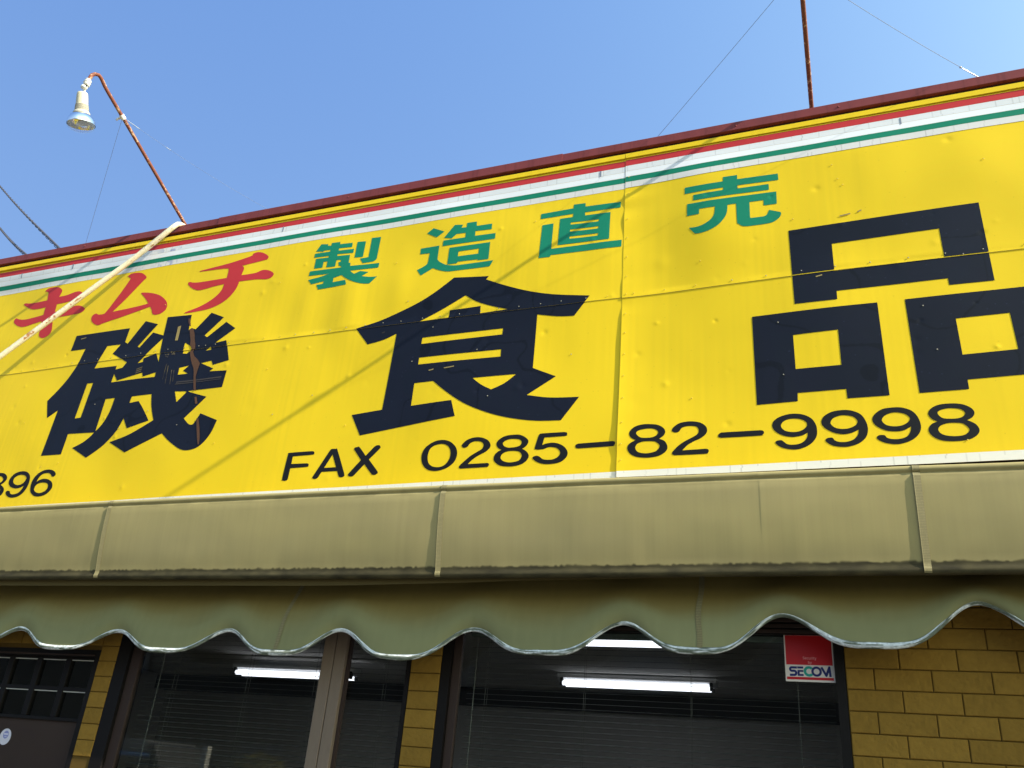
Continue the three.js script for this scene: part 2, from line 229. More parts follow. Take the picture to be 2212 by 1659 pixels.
// ---------- materials ----------
const MX0 = -6.2, MW = 9.6, MY0 = 1.2, MH = 2.1;             // the strip of the sign that the sign textures cover (metres, y from eye height)
const signUV = (x, y) => [(x - MX0) / MW, (y - MY0) / MH];
const dents = [];
for (let i = 0; i < 120; i++) dents.push([rr(-5.9, 2.6), rr(1.4, 2.95), rr(0.006, 0.013), rr(-0.0018, 0.0018)]);
for (let i = 0; i < 9; i++) dents.push([rr(-5.6, 1.0), rr(1.5, 2.9), rr(0.02, 0.035), rr(-0.0016, 0.0016)]);
const dentTex = (() => {
  const W = 2048, H = 1024, h = new Float32Array(W * H);
  for (const [x, y, s, a] of dents) {
    const [u, v] = signUV(x, y), ci = u * W, cj = v * H, ri = Math.ceil(3 * s / MW * W), rj = Math.ceil(3 * s / MH * H);
    for (let j = Math.max(0, Math.floor(cj - rj)); j < Math.min(H, cj + rj); j++) for (let i = Math.max(0, Math.floor(ci - ri)); i < Math.min(W, ci + ri); i++) {
      const dx = (i - ci) / W * MW / s, dy = (j - cj) / H * MH / s; h[j * W + i] += a * Math.exp(-(dx * dx + dy * dy) / 2);
    }
  }
  const d = new Uint8Array(W * H * 4);
  for (let k = 0; k < W * H; k++) { const q = clamp(128 + h[k] / 0.004 * 255, 0, 255); d[k * 4] = d[k * 4 + 1] = d[k * 4 + 2] = q; d[k * 4 + 3] = 255; }
  const t = new THREE.DataTexture(d, W, H); t.magFilter = t.minFilter = THREE.LinearFilter; t.needsUpdate = true; return t;
})();
function paintTex(r, g, b, amp, streak = 0.04) {              // sign paint or vinyl: faint mottling, rain streaks, dust
  return dataTex(2048, 512, (u, v) => {
    const x = u * MW, y = v * MH;
    let k = 1 + amp * (fbm(x * 2.2, y * 2.2, 4) - 0.5) + streak * (vn(x * 60, y * 1.5) - 0.5) * sstep(0.35, 0.75, vn(x * 3 + 9, y * 0.7));
    if (hash(Math.floor(u * 2048), Math.floor(v * 512)) > 0.9992) k *= 0.82;
    return lin3(r, g, b, k);
  });
}
const signMat = (r, g, b, rough, amp = 0.07, streak) => matte({ map: paintTex(r, g, b, amp, streak), roughness: rough, bumpMap: dentTex, bumpScale: 0.004 });
const M = {};
M.yellow = signMat(0.87, 0.605, 0.014, 0.5, 0.10, 0.06);
M.navy = matte({ map: dataTex(2048, 512, (u, v) => {
  const x = u * MW, y = v * MH; let k = 0.85 + 0.5 * fbm(x * 1.6, y * 1.6, 4);
  const c = Math.abs(fbm(x * 2.1 + 3, y * 2.1, 3) - 0.5); if (c < 0.008) k *= 0.6;
  if (hash(Math.floor(u * 2048), Math.floor(v * 512)) > 0.9985) k *= 3;
  return lin3(0.0075, 0.0092, 0.0185, k); }), roughness: 0.42, bumpMap: dentTex, bumpScale: 0.004 });
M.black = signMat(0.010, 0.0105, 0.013, 0.55, 0.3);
M.green = signMat(0.009, 0.225, 0.130, 0.5, 0.12);
M.red = signMat(0.56, 0.038, 0.042, 0.5, 0.12);
M.yellowEdge = std({ color: rgb(0.42, 0.32, 0.05), roughness: 0.6 });
M.bareEdge = std({ color: rgb(0.5, 0.47, 0.36), roughness: 0.5 });
function agedWhite(r, g, b, cracks) {                         // aged white tape: fine cracks, scuffs, dirt
  const cx = []; let x = 0; while (x < MW) { x += cracks ? rr(0.02, 0.13) : 0.4; cx.push([x, rr(0.3, 1), rr(-0.01, 0.01)]); }
  const W = 2048, H = 512, d = new Float32Array(W * H).fill(1);
  for (const [x0, s, dr] of cx) for (let j = 0; j < H; j++) { const i = Math.round((x0 + dr * vn(j * 0.13, x0 * 50)) / MW * W); if (i >= 0 && i < W && vn(j * 0.09, x0 * 31) > 0.3) d[j * W + i] *= 1 - 0.28 * s * (cracks ? 1 : 0); }
  return dataTex(W, H, (u, v) => {
    const X = u * MW, Y = v * MH; let k = d[Math.floor(v * H) * W + Math.floor(u * W)] * (1 - 0.10 * fbm(X * 5, Y * 9, 4) + 0.03);
    const tear = cracks ? sstep(0.20, 0.0, Math.abs(X - 2.13)) * sstep(0.46, 0.62, fbm(X * 40, Y * 40, 3)) : 0;
    return lin3(r * (1 - 0.45 * tear), g * (1 - 0.40 * tear), b * (1 - 0.2 * tear), k); });
}
M.whiteOld = matte({ map: agedWhite(0.80, 0.81, 0.82, true), roughness: 0.6 });
M.whiteNew = matte({ map: agedWhite(0.92, 0.93, 0.95, false), roughness: 0.45 });
M.whiteLow = matte({ map: agedWhite(0.75, 0.73, 0.70, true), roughness: 0.6 });
M.whiteFoot = matte({ map: agedWhite(0.84, 0.82, 0.76, true), roughness: 0.6 });
M.screw = std({ color: rgb(0.30, 0.28, 0.22), roughness: 0.5, metalness: 0.3 });
M.screwYellow = std({ color: rgb(0.66, 0.48, 0.04), roughness: 0.45 });
M.rustMark = std({ map: dataTex(256, 256, (u, v) => { const n = fbm(u * 9, v * 9, 4); return lin3(0.05 + 0.10 * n, 0.025 + 0.035 * n, 0.016 + 0.012 * n); }), roughness: 0.95 });
M.scratch = std({ map: dataTex(256, 64, (u, v) => { const n = fbm(u * 3, v * 40, 3), s = sstep(0.35, 0.6, n); return lin3(0.03 + 0.30 * s, 0.025 + 0.22 * s, 0.03 + 0.05 * s); }), roughness: 0.7 });
M.trim = matte({ map: dataTex(1024, 128, (u, v) => { const k = 0.9 + 0.3 * fbm(u * 60, v * 6, 4) - 0.12 * (vn(u * 400, v * 2) > 0.8); return lin3(0.205, 0.045, 0.046, k); }), roughness: 0.55 });
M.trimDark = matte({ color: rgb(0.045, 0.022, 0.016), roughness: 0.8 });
function rustTex(base, rust, lvl, w = 1024, h = 64) {
  return dataTex(w, h, (u, v) => {
    const n = fbm(u * 90, v * 5, 4) * 0.75 + 0.25 * vn(u * 7, v * 2), s = sstep(lvl, lvl + 0.09, n), f = 0.8 + 0.4 * fbm(u * 240, v * 18, 2);
    return lin3(lerp(base[0], rust[0], s), lerp(base[1], rust[1], s), lerp(base[2], rust[2], s), f); });
}
M.poleRust = std({ map: rustTex([0.50, 0.32, 0.19], [0.20, 0.058, 0.028], 0.30), roughness: 0.75 });
M.poleCream = std({ map: rustTex([0.80, 0.72, 0.52], [0.45, 0.20, 0.08], 0.62), roughness: 0.6 });
M.plastic = std({ color: rgb(0.66, 0.60, 0.42), roughness: 0.5 });
M.plasticGrey = std({ color: rgb(0.48, 0.45, 0.36), roughness: 0.55 });
M.white = std({ color: rgb(0.8, 0.79, 0.74), roughness: 0.5 });
M.wire = std({ color: rgb(0.22, 0.25, 0.32), roughness: 0.6 });
M.wireBright = std({ color: rgb(0.7, 0.72, 0.75), roughness: 0.3, metalness: 0.6 });
M.cable = std({ map: dataTex(512, 16, (u, v) => { const s = 0.5 + 0.5 * Math.sin((u * 160 + v) * 6.283); return lin3(0.075, 0.066, 0.066, 0.85 + 0.3 * s); }), roughness: 0.6 });
M.dark = matte({ color: rgb(0.01, 0.009, 0.009), roughness: 0.6 });

// awning cloth: khaki tarpaulin with rain stains, mould along the bottom hem
const AW0 = -8, AWW = 12;
M.canopy = matte({ roughness: 0.75, map: dataTex(2048, 512, (u, v) => {
  const x = u * AWW; let k = 0.95 + 0.14 * (fbm(x * 1.3, v * 2, 4) - 0.5) + 0.05 * (vn(x * 45, v * 3) - 0.5);
  const weave = 0.985 + 0.03 * hash(Math.floor(u * 2048), 7);
  // v: 0 at the wall, about 0.3 to 0.92 on the front, above that the hem
  const seepe = sstep(0.70 - 0.05 * vn(x * 9, 1), 0.87, v) * (0.25 + 0.35 * vn(x * 22, v * 2));
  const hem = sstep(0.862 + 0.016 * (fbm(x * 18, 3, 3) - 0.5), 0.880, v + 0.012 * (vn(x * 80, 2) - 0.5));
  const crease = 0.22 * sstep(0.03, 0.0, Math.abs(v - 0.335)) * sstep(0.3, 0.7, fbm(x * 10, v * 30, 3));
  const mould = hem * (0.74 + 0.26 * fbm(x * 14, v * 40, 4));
  const yel = 0.05 * (fbm(x * 0.9 + 4, v * 3, 3) - 0.5);
  k *= weave * (1 - 0.30 * seepe) * (1 - crease);
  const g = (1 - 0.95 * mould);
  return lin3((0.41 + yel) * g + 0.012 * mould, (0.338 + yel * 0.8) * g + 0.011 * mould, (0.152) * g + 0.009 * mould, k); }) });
M.valance = matte({ roughness: 0.8, side: THREE.DoubleSide, map: dataTex(2048, 256, (u, v) => {
  const x = u * AWW, n = fbm(x * 1.5, v * 2.5, 4); const green = sstep(0.35, 0.75, v + 0.25 * (n - 0.5));
  const k = 0.92 + 0.2 * (n - 0.5) + 0.05 * (vn(x * 50, v * 5) - 0.5);
  return lin3(lerp(0.27, 0.285, green), lerp(0.205, 0.28, green), lerp(0.065, 0.135, green), k); }) });
M.hem = matte({ roughness: 1, specularIntensity: 0.05, map: dataTex(2048, 64, (u, v) => {
  const x = u * AWW, n = fbm(x * 16, v * 5, 4), e = Math.abs(((v + 0.12) % 0.5) - 0.25) < 0.07 ? 0.22 : 0, s = sstep(0.42, 0.66, n + e); const f = 0.75 + 0.5 * vn(x * 170, v * 8) * (0.5 + vn(x * 40, v * 3));
  return lin3(lerp(0.16, 0.72, s), lerp(0.18, 0.75, s), lerp(0.14, 0.76, s), f); }) });
M.seam = std({ roughness: 0.8, map: dataTex(64, 512, (u, v) => { const k = 0.55 + 0.45 * (Math.sin(v * 6.283 * 170) * 0.5 + 0.5) * (0.7 + 0.5 * vn(u * 6, v * 200)); return lin3(0.30, 0.255, 0.12, k); }) });
M.seamEdge = std({ color: rgb(0.5, 0.45, 0.24), roughness: 0.7 });

// painted brick, several variants of tone
const brickMats = [0, 1, 2, 3, 4, 5].map(i => matte({ roughness: 0.9, bumpScale: 0.0025,
  map: dataTex(128, 128, (u, v) => { const n = fbm(u * 8 + i * 7, v * 8, 4), p = hash(Math.floor(u * 128) + i * 131, Math.floor(v * 128)); return lin3(0.275, 0.155, 0.027, (0.9 + i * 0.025) * (0.86 + 0.24 * n + 0.05 * p)); }),
  bumpMap: dataTex(128, 128, (u, v) => { const q = 255 * fbm(u * 22 + i * 3, v * 22, 4); return [q, q, q]; }, false) }));
M.mortar = matte({ color: rgb(0.12, 0.070, 0.016), roughness: 0.95 });
M.bronze = matte({ color: rgb(0.009, 0.007, 0.0065), roughness: 0.55 });
M.stile = matte({ color: rgb(0.045, 0.029, 0.025), roughness: 0.6 });
M.tan = matte({ roughness: 0.45, map: dataTex(64, 512, (u, v) => lin3(0.22, 0.165, 0.125, 0.93 + 0.14 * fbm(u * 4, v * 30, 3))) });
M.glass = phys({ color: rgb(0.9, 0.92, 0.91), transmission: 1, roughness: 0.01, thickness: 0, ior: 1.52, metalness: 0 });
M.glassOld = phys({ color: rgb(0.55, 0.58, 0.56), transmission: 1, roughness: 0.12, thickness: 0, ior: 1.52 });
M.doorPanel = matte({ roughness: 0.3, map: dataTex(128, 256, (u, v) => lin3(0.045, 0.031, 0.027, 0.85 + 0.4 * fbm(u * 3, v * 3, 3))) });
M.beadHighlight = std({ color: rgb(0.5, 0.5, 0.47), roughness: 0.4 });  // pale grey holds the highlight on the bead as colour
M.slat = matte({ color: rgb(0.085, 0.08, 0.07), roughness: 0.7 });
M.cord = std({ color: rgb(0.20, 0.195, 0.17), roughness: 0.8 });
M.headrail = std({ color: rgb(0.14, 0.17, 0.155), roughness: 0.6 });
M.room = std({ color: rgb(0.55, 0.53, 0.50), roughness: 0.9, side: THREE.DoubleSide });
M.roomFloor = std({ color: rgb(0.12, 0.11, 0.10), roughness: 0.8 });
M.roof = std({ color: rgb(0.16, 0.13, 0.12), roughness: 0.9 });

// ---------- the ground ----------
{
  const g = new THREE.PlaneGeometry(900, 900, 1, 1); g.rotateX(-Math.PI / 2);
  const t = dataTex(512, 512, (u, v) => { const n = fbm(u * 24, v * 24, 5), p = hash(Math.floor(u * 512), Math.floor(v * 512)); return lin3(0.105, 0.10, 0.09, 0.8 + 0.3 * n + 0.12 * (p - 0.5)); }); t.repeat.set(180, 180);
  const m = shade(new THREE.Mesh(g, std({ map: t, roughness: 0.95 }))); m.name = 'ground'; m.userData.kind = 'structure'; scene.add(m);
}

// an extruded cross-section (x outwards, y up) turned so that it runs along the facade from x = 0
function outward(g) { g.computeBoundingBox(); const L = g.boundingBox.max.z; g.rotateY(-Math.PI / 2); g.rotateY(0); g.translate(L, 0, 0); return g; }

// ---------- the shop building: wall, bricks, windows, door, roof edge ----------
const WZ = -0.1, WD = 3.7;                                   // face of the brick wall and its distance from the camera
const wx = u => u * WD, wy = u => EYE + u * WD;
const shop = thing('shop_building', 'yellow painted brick shop front with brown roof edge, windows and lattice door', 'building');
const BX0 = -7.6, BX1 = 4.2, CEIL = EYE + 0.80 + 0.10;
const DOOR_R = wx(-1.0328), P1R = wx(-0.9998), P2L = wx(-0.5218), P2R = wx(-0.4798), WR = wx(-0.0100);
const DOOR_L = wx(-1.325), HEAD = wy(0.1765), DHEAD = wy(0.1395);
{
  // backing wall behind the bricks, with the openings left out; and the facade above
  const z0 = -0.26, z1 = WZ - 0.0065;
  const L = [[BX0, DOOR_L, 0, 4.55], [DOOR_R, P1R, 0, 4.55], [P2L, P2R, 0, 4.55], [WR, BX1, 0, 4.55],
    [DOOR_L, DOOR_R, DHEAD, 4.55], [P1R, P2L, HEAD + 0.085, 4.55], [P2R, WR, HEAD + 0.085, 4.55], [P1R, P2L, 0, 0.8], [P2R, WR, 0, 0.8]];
  part('wall', mergeGeometries(L.map(b => box(b[0], b[1], b[2], b[3], z0, z1))), M.mortar, shop);
  // the room behind the windows and the box of the building
  const room = [box(BX0, BX1, CEIL, CEIL + 0.12, -4.9, z0), box(BX0, BX1, 0.004, CEIL, -4.9, -4.75), box(BX0, BX0 + 0.12, 0.004, CEIL, -4.75, z0), box(BX1 - 0.12, BX1, 0.004, CEIL, -4.75, z0)];
  part('room_shell', mergeGeometries(room), M.room, shop);
  part('ceiling_beam', box(BX0 + 0.12, BX1 - 0.12, CEIL - 0.16, CEIL - 0.002, -4.745, -4.55), M.dark, shop);
  part('room_floor', box(BX0 + 0.12, BX1 - 0.12, 0.004, 0.06, -4.75, z0), M.roomFloor, shop);
  part('roof', box(BX0 - 0.05, BX1 + 0.05, 4.55, 4.70, -5.2, -0.06), M.roof, shop);
  part('back_wall', mergeGeometries([box(BX0 - 0.04, BX1 + 0.04, 0.004, 4.54, -5.15, -4.92), box(BX0 - 0.2, BX0 - 0.01, 0.004, 4.54, -4.91, z0), box(BX1 + 0.01, BX1 + 0.2, 0.004, 4.54, -4.91, z0)]), M.roof, shop);
}
{ // bricks, each its own mesh
  const CH = 0.0213 * WD, BL = 0.0545 * WD, J = 0.0036, Y0 = wy(0.1455);
  const cache = {};
  const brickGeo = (w, h, k) => {
    const key = w.toFixed(3) + h.toFixed(3) + k; if (cache[key]) return cache[key];
    const b = 0.0025, s = new THREE.Shape([new THREE.Vector2(b, b), new THREE.Vector2(w - b, b), new THREE.Vector2(w - b, h - b), new THREE.Vector2(b, h - b)]);
    const g = new THREE.ExtrudeGeometry(s, { depth: 0.010, bevelEnabled: true, bevelThickness: b, bevelSize: b, bevelSegments: 1 });
    const uv = g.attributes.uv; for (let i = 0; i < uv.count; i++) uv.setXY(i, uv.getX(i) * 4 + k * 0.37, uv.getY(i) * 4 + k * 0.21);
    return cache[key] = g;
  };
  const lay = (x0, x1, y) => {
    const w = x1 - x0 - J, h = CH - J; if (w < 0.02) return;
    const m = part('brick', brickGeo(w, h, Math.floor(rnd() * 3)), brickMats[Math.floor(rnd() * 6)], shop, [x0 + J / 2, y + J / 2, WZ - 0.0125 + rr(-0.0008, 0.0008)]);
    m.rotation.z = rr(-0.003, 0.003);
  };
  // wall right of the windows
  for (let r = -8; r < 7; r++) {
    const y = Y0 + r * CH, off = wx((((r % 2) + 2) % 2 === 0) ? 0.0430 : 0.0175);
    let x = WR; let e = off; while (e - BL > WR + 0.02) e -= BL;
    for (; x < 1.15; e += BL) { if (e > x + 0.01) { lay(x, e, y); x = e; } }
  }
  // single brick piers
  for (let r = -7; r < 4; r++) { lay(DOOR_R, P1R, Y0 + r * CH); lay(P2L, P2R, Y0 + r * CH); }
  // the courses above the door and the windows
  for (let r = -1; r < 5; r++) {
    const y = Y0 + r * CH, off = (((r % 2) + 2) % 2) * BL / 2;
    if (y > DHEAD - 0.004) for (let x = DOOR_R - BL + off * 0.5; x > -5.6; x -= BL) lay(x, x + BL, y);
    if (y > HEAD + 0.085) for (let x = -3.9 + off; x < WR - BL; x += BL) lay(x, x + BL, y);
  }
}
function frameOf(win, x0, x1, y0, y1, l, r) {
  part('frame', mergeGeometries([box(x0 + 0.001, x0 + l, y0, y1 + 0.08, -0.22, -0.102), box(x1 - r, x1 - 0.001, y0, y1 + 0.08, -0.22, -0.102), box(x0 + l, x1 - r, y1 + 0.01, y1 + 0.08, -0.22, -0.104), box(x0 + l, x1 - r, y0, y0 + 0.05, -0.22, -0.104)]), M.bronze, win);
  for (let i = 0; i < 3; i++) part('head_board', rbox(x0 + l, x1 - r, y1 + 0.013 + i * 0.022, y1 + 0.029 + i * 0.022, -0.102, -0.096), M.stile, win);
}
const WBOT = 0.82;
const winL = sub('window', shop); winL.userData.label = 'sliding window with tan middle stiles left of the narrow pier';
frameOf(winL, P1R, P2L, WBOT, HEAD, wx(-0.9775) - P1R, P2L - wx(-0.5280));
{ // two sashes, their tan meeting stiles side by side
  const y0 = WBOT + 0.05, y1 = HEAD + 0.01, z = -0.135;
  const a = wx(-0.9775), b = wx(-0.6375), c = wx(-0.6375) + 0.0045, d = wx(-0.5280);
  part('stile', rbox(a, wx(-0.9610), y0, y1, z - 0.014, z + 0.014), M.stile, winL);
  part('stile', rbox(wx(-0.6547), b, y0, y1, z - 0.006, z + 0.026), M.tan, winL);
  part('stile', rbox(c, wx(-0.6203), y0, y1, z - 0.006, z + 0.026), M.tan, winL);
  part('gasket', box(wx(-0.6200), wx(-0.6170), y0, y1, z - 0.02, z + 0.004), M.stile, winL);
  part('pane', box(wx(-0.9610) - 0.004, wx(-0.6547) + 0.004, y0, y1, z - 0.002, z + 0.002), M.glass, winL);
  part('pane', box(wx(-0.6170) - 0.004, d + 0.003, y0, y1, z - 0.026, z - 0.022), M.glass, winL);
  part('rail', rbox(a, d, y0 - 0.03, y0 + 0.03, z - 0.01, z + 0.016), M.stile, winL);
}
const winR = sub('window', shop); winR.userData.label = 'wide dark window right of the narrow pier';
frameOf(winR, P2R, WR, WBOT, HEAD, wx(-0.4670) - P2R, WR - wx(-0.0198));
{
  const y0 = WBOT + 0.05, y1 = HEAD + 0.01, z = -0.135, a = wx(-0.4670), d = wx(-0.0198);
  part('stile', rbox(a, wx(-0.4560), y0, y1, z - 0.014, z + 0.014), M.stile, winR);
  part('pane', box(wx(-0.4560) - 0.004, d + 0.003, y0, y1, z - 0.002, z + 0.002), M.glass, winR);
  part('rail', rbox(a, d, y0 - 0.03, y0 + 0.03, z - 0.01, z + 0.016), M.stile, winR);
}
{ // the lattice door at the left edge
  const door = sub('door', shop); door.userData.label = 'dark brown door with two rows of small panes';
  const z = -0.15, fr = wx(-1.0417), top = wy(0.1259), r1 = wy(0.0868), r2 = wy(0.0814), r3 = wy(0.0449), bot = wy(0.0400), pit = 0.0580 * WD, bar = 0.0108 * WD;
  part('frame', mergeGeometries([box(fr, DOOR_R - 0.001, 0.1, DHEAD - 0.001, -0.21, -0.104), box(DOOR_L + 0.001, fr, top + 0.012, DHEAD - 0.001, -0.21, -0.106), box(DOOR_L + 0.001, DOOR_L + 0.03, 0.1, top + 0.012, -0.21, -0.106)]), M.bronze, door);
  part('head_board', rbox(DOOR_L + 0.03, fr, top + 0.016, top + 0.026, -0.104, -0.098), M.stile, door);
  for (let k = 0; k < 5; k++) {
    const x1 = fr - k * pit - (k ? bar / 2 : 0), x0 = fr - (k + 1) * pit + bar / 2;
    for (const [a, b] of [[r1, top], [r3, r2]]) {
      part('pane', box(x0 - 0.003, x1 + 0.003, a - 0.003, b + 0.003, z - 0.002, z + 0.002), M.glassOld, door);
      part('bead_highlight', box(x0, x1, b - 0.006, b - 0.001, z + 0.004, z + 0.010), M.beadHighlight, door);  // light strip along the pane top: a reflected highlight put into the colour
    }
    part('muntin', rbox(x0 - bar, x0, r3, top, z - 0.016, z + 0.016), M.bronze, door);
    part('muntin', box(x0 - 0.0005, x1 + 0.0005, r2, r1, z - 0.014, z + 0.014), M.bronze, door);
  }
  part('rail', rbox(DOOR_L + 0.03, fr, bot, r3, z - 0.016, z + 0.018), M.bronze, door);
  part('rail', rbox(DOOR_L + 0.03, fr, top, top + 0.012, z - 0.016, z + 0.016), M.bronze, door);
  part('door_panel', box(DOOR_L + 0.03, fr, 0.15, bot, z - 0.012, z + 0.006), M.doorPanel, door);
}
{ // brown folded roof edge in three lengths, the dark recess under it
  const y0 = EYE + 3.247, y1 = EYE + 3.303, J = [BX0 - 0.1, -3.71, -1.33, BX1 + 0.1];
  for (let i = 0; i < 3; i++) {
    const s = i % 2 ? 0.0025 : 0, g = new THREE.ExtrudeGeometry(new THREE.Shape([[-0.14, y1 - 0.01], [0.004 + s, y1 + s], [0.008 + s, y1 - 0.004 + s], [0.008 + s, y0 + 0.002 - s], [0.005 + s, y0 - s], [-0.14, y0 - s]].map(p => new THREE.Vector2(...p))), { depth: J[i + 1] - J[i] + (i % 2 ? 0.03 : 0), bevelEnabled: false });
    outward(g);
    const p = g.attributes.position, uv = g.attributes.uv;
    for (let q = 0; q < p.count; q++) uv.setXY(q, p.getX(q) / 4, p.getY(q));
    part('roof_edge', g, M.trim, shop, [J[i] - (i % 2 ? 0.015 : 0), 0, 0]);
  }
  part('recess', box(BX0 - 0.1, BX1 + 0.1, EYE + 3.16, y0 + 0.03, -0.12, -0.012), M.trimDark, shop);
  for (const x of [-2.72, -0.35, 0.16, -4.9]) part('rivet', new THREE.SphereGeometry(0.005, 8, 5), M.trim, shop, [x, lerp(y0, y1, 0.45), 0.009]);
}

// ---------- the sign ----------
const sign = thing('shop_sign', 'long yellow shop sign with navy, red and green characters above the awning', 'sign', [0, EYE, 0]);
const XS = -0.945, YS = 2.298, YB = 1.327, YT = 3.185;       // vertical seam, horizontal seam, bottom and top (from eye height)
const lipTab = [[1.3, 6], [1.40, 6], [1.43, 5], [1.52, 9], [1.62, 7], [1.80, 6.5], [2.03, 6], [2.18, 4], [2.26, 0.1], [2.31, 2.6], [2.37, 2.6], [2.43, 0.5], [2.56, 1.2], [2.66, 0.5], [2.78, 4.2], [2.85, 0.1], [2.92, 5], [2.96, 0.4], [3.2, 0.3]];
// where the sheet is oil-canned: [x, y, width, height, depth]
const cans = [[-0.50, 2.66, 0.20, 0.26, 0.013], [-0.56, 2.98, 0.15, 0.10, 0.004], [-2.88, 2.50, 0.07, 0.20, 0.0035], [-2.58, 2.52, 0.08, 0.22, 0.004], [-2.25, 2.55, 0.07, 0.18, 0.003], [-3.05, 2.72, 0.10, 0.20, 0.004], [-1.50, 2.62, 0.12, 0.25, 0.005], [-1.05, 2.68, 0.09, 0.2, 0.004], [0.75, 2.75, 0.3, 0.3, 0.010], [0.0, 2.12, 0.2, 0.3, 0.005], [-3.2, 1.8, 0.3, 0.35, 0.008], [-1.9, 1.75, 0.35, 0.3, 0.008]];
function warp(x, y, upper, side = x > XS ? 1 : -1) {                                   // how far the sheet stands out from the flat sign, in metres
  let h = 0.026 * (fbm(x * 0.9 + 3, y * 1.0 + 1.7, 2) - 0.5) + 0.0075 * (fbm(x * 2.4 + 11, y * 2.0, 2) - 0.5);
  h *= 1 - 0.85 * sstep(2.95, 3.16, y);
  if (upper) {
    const t = (y - YS);
    h += 0.0028 * Math.exp(-t / 0.05) + 0.0040 * (vn(x * 4.3 + 40, 3.3) - 0.5) * 2 * Math.exp(-t / 0.20) * sstep(0, 0.03, t);
  }
  for (const [bx, by, sx, sy, a] of cans) { const u = (x - bx) / sx, v = (y - by) / sy; if (u * u + v * v < 9) h += a * Math.exp(-u * u - v * v); }
  if (side > 0) h += interp(lipTab, y) * 0.001 * Math.exp(-Math.max(0, x - XS) / 0.075) + 0.0009; else h -= 0.035 * sstep(-3.7, -5.8, x) * (0.35 + 0.65 * sstep(1.7, 2.5, y)) * (1 - 0.8 * sstep(2.98, 3.16, y));
  return h;
}
function warpN(x, y, upper, side = x > XS ? 1 : -1) { const e = 0.004, c = warp(x, y, upper, side); const n = new THREE.Vector3(-(warp(x + e, y, upper, side) - c) / e, -(warp(x, y + e, upper, side) - c) / e, 1); return n.normalize(); }
function sheet(x0, x1, y0, y1, upper, name, mat, z = 0, step = 0.02) {     // a piece of sheet or tape that follows the warp
  const side = (x0 + x1) / 2 > XS ? 1 : -1, nx = Math.max(1, Math.ceil((x1 - x0) / step)), ny = Math.max(1, Math.ceil((y1 - y0) / step)), g = new THREE.PlaneGeometry(1, 1, nx, ny), p = g.attributes.position, n = g.attributes.normal, uv = g.attributes.uv;
  for (let i = 0; i < p.count; i++) {
    const x = lerp(x0, x1, p.getX(i) + 0.5), y = lerp(y0, y1, p.getY(i) + 0.5), N = warpN(x, y, upper, side);
    p.setXYZ(i, x, y, warp(x, y, upper, side) + z); n.setXYZ(i, N.x, N.y, N.z); uv.setXY(i, ...signUV(x, y));
  }
  return part(name, g, mat, sign);
}
function rim(pts, d, name, mat) {                             // the folded edge of a sheet: a strip running back from the front edge
  const P = [], I = []; for (const q of pts) P.push(q.x, q.y, q.z, q.x, q.y, q.z - d);
  for (let i = 0; i < pts.length - 1; i++) I.push(2 * i, 2 * i + 1, 2 * i + 2, 2 * i + 1, 2 * i + 3, 2 * i + 2);
  const g = new THREE.BufferGeometry(); g.setAttribute('position', new THREE.Float32BufferAttribute(P, 3)); g.setIndex(I); g.computeVertexNormals();
  const m = mat.clone(); m.side = THREE.DoubleSide; return part(name, g, m, sign);
}
const XL = -7.4, XR = 3.4;
sheet(XL, XS + 0.012, YS, YT, true, 'panel', M.yellow).userData.label = 'upper left yellow sheet';
sheet(XL, XS + 0.012, YB, YS + 0.02, false, 'panel', M.yellow).userData.label = 'lower left yellow sheet';
sheet(XS, XR, YS - 0.004, YT, true, 'panel', M.yellow).userData.label = 'upper right yellow sheet with buckled edge';
sheet(XS, XR, YB, YS + 0.02, false, 'panel', M.yellow).userData.label = 'lower right yellow sheet with buckled edge';
for (const [a, b, y] of [[XL, XS, YS], [XS, XR, YS - 0.004]]) {
  const pts = []; for (let x = a; x < b + 0.01; x += 0.03) pts.push(new THREE.Vector3(Math.min(x, b), y, warp(Math.min(x, b), y, true, a === XS ? 1 : -1)));
  rim(pts, 0.0028, 'sheet_edge', M.bareEdge);
}
for (const [a, b, up] of [[YS, YT, true], [YB, YS, false]]) {
  const pts = []; for (let y = a; y < b + 0.001; y += 0.015) pts.push(new THREE.Vector3(XS, Math.min(y, b), warp(XS, Math.min(y, b), up, 1)));
  rim(pts, 0.004, 'sheet_edge', M.yellowEdge);
}
part('backing', box(XL, XR, YB + 0.02, YT, -0.095, -0.075), M.trimDark, sign);
// stripes along the top and the foot (each in two lengths, parted at the vertical seam)
const bands = [[3.138, 3.177, 'red_stripe', M.red], [3.101, 3.137, 'white_stripe', M.whiteOld], [3.064, 3.100, 'white_stripe', M.whiteNew], [3.029, 3.063, 'green_stripe', M.green], [2.990, 3.028, 'white_stripe', M.whiteLow]];
for (const [y0, y1, n, m] of bands) { sheet(XL, XS, y0 - 0.004, y1 - 0.004, true, n, m, 0.0008); sheet(XS + 0.001, XR, y0, y1, true, n, m, 0.0014); }
{ // the white foot stripe is not parallel to the sheet: it dips behind the awning on the left
  for (const [a, b] of [[-5.2, XS - 0.002], [XS + 0.001, XR]]) {
    const m = sheet(a, b, YB, YB + 0.05, false, 'white_stripe', M.whiteFoot, 0.0016), p = m.geometry.attributes.position;
    for (let i = 0; i < p.count; i++) { const top = 1.3625 + 0.0062 * p.getX(i), f = (p.getY(i) - YB) / 0.05; p.setY(i, lerp(Math.min(YB, top - 0.002), top, f)); }
  }
}
for (const x of [-5.47, -4.97, -3.18, -1.09, 0.43]) { const y = x < -3 ? 3.11 : 3.105; sheet(x, x + rr(0.006, 0.010), y - 0.012, y + 0.028, true, 'tape_joint', M.wire, 0.0026); }
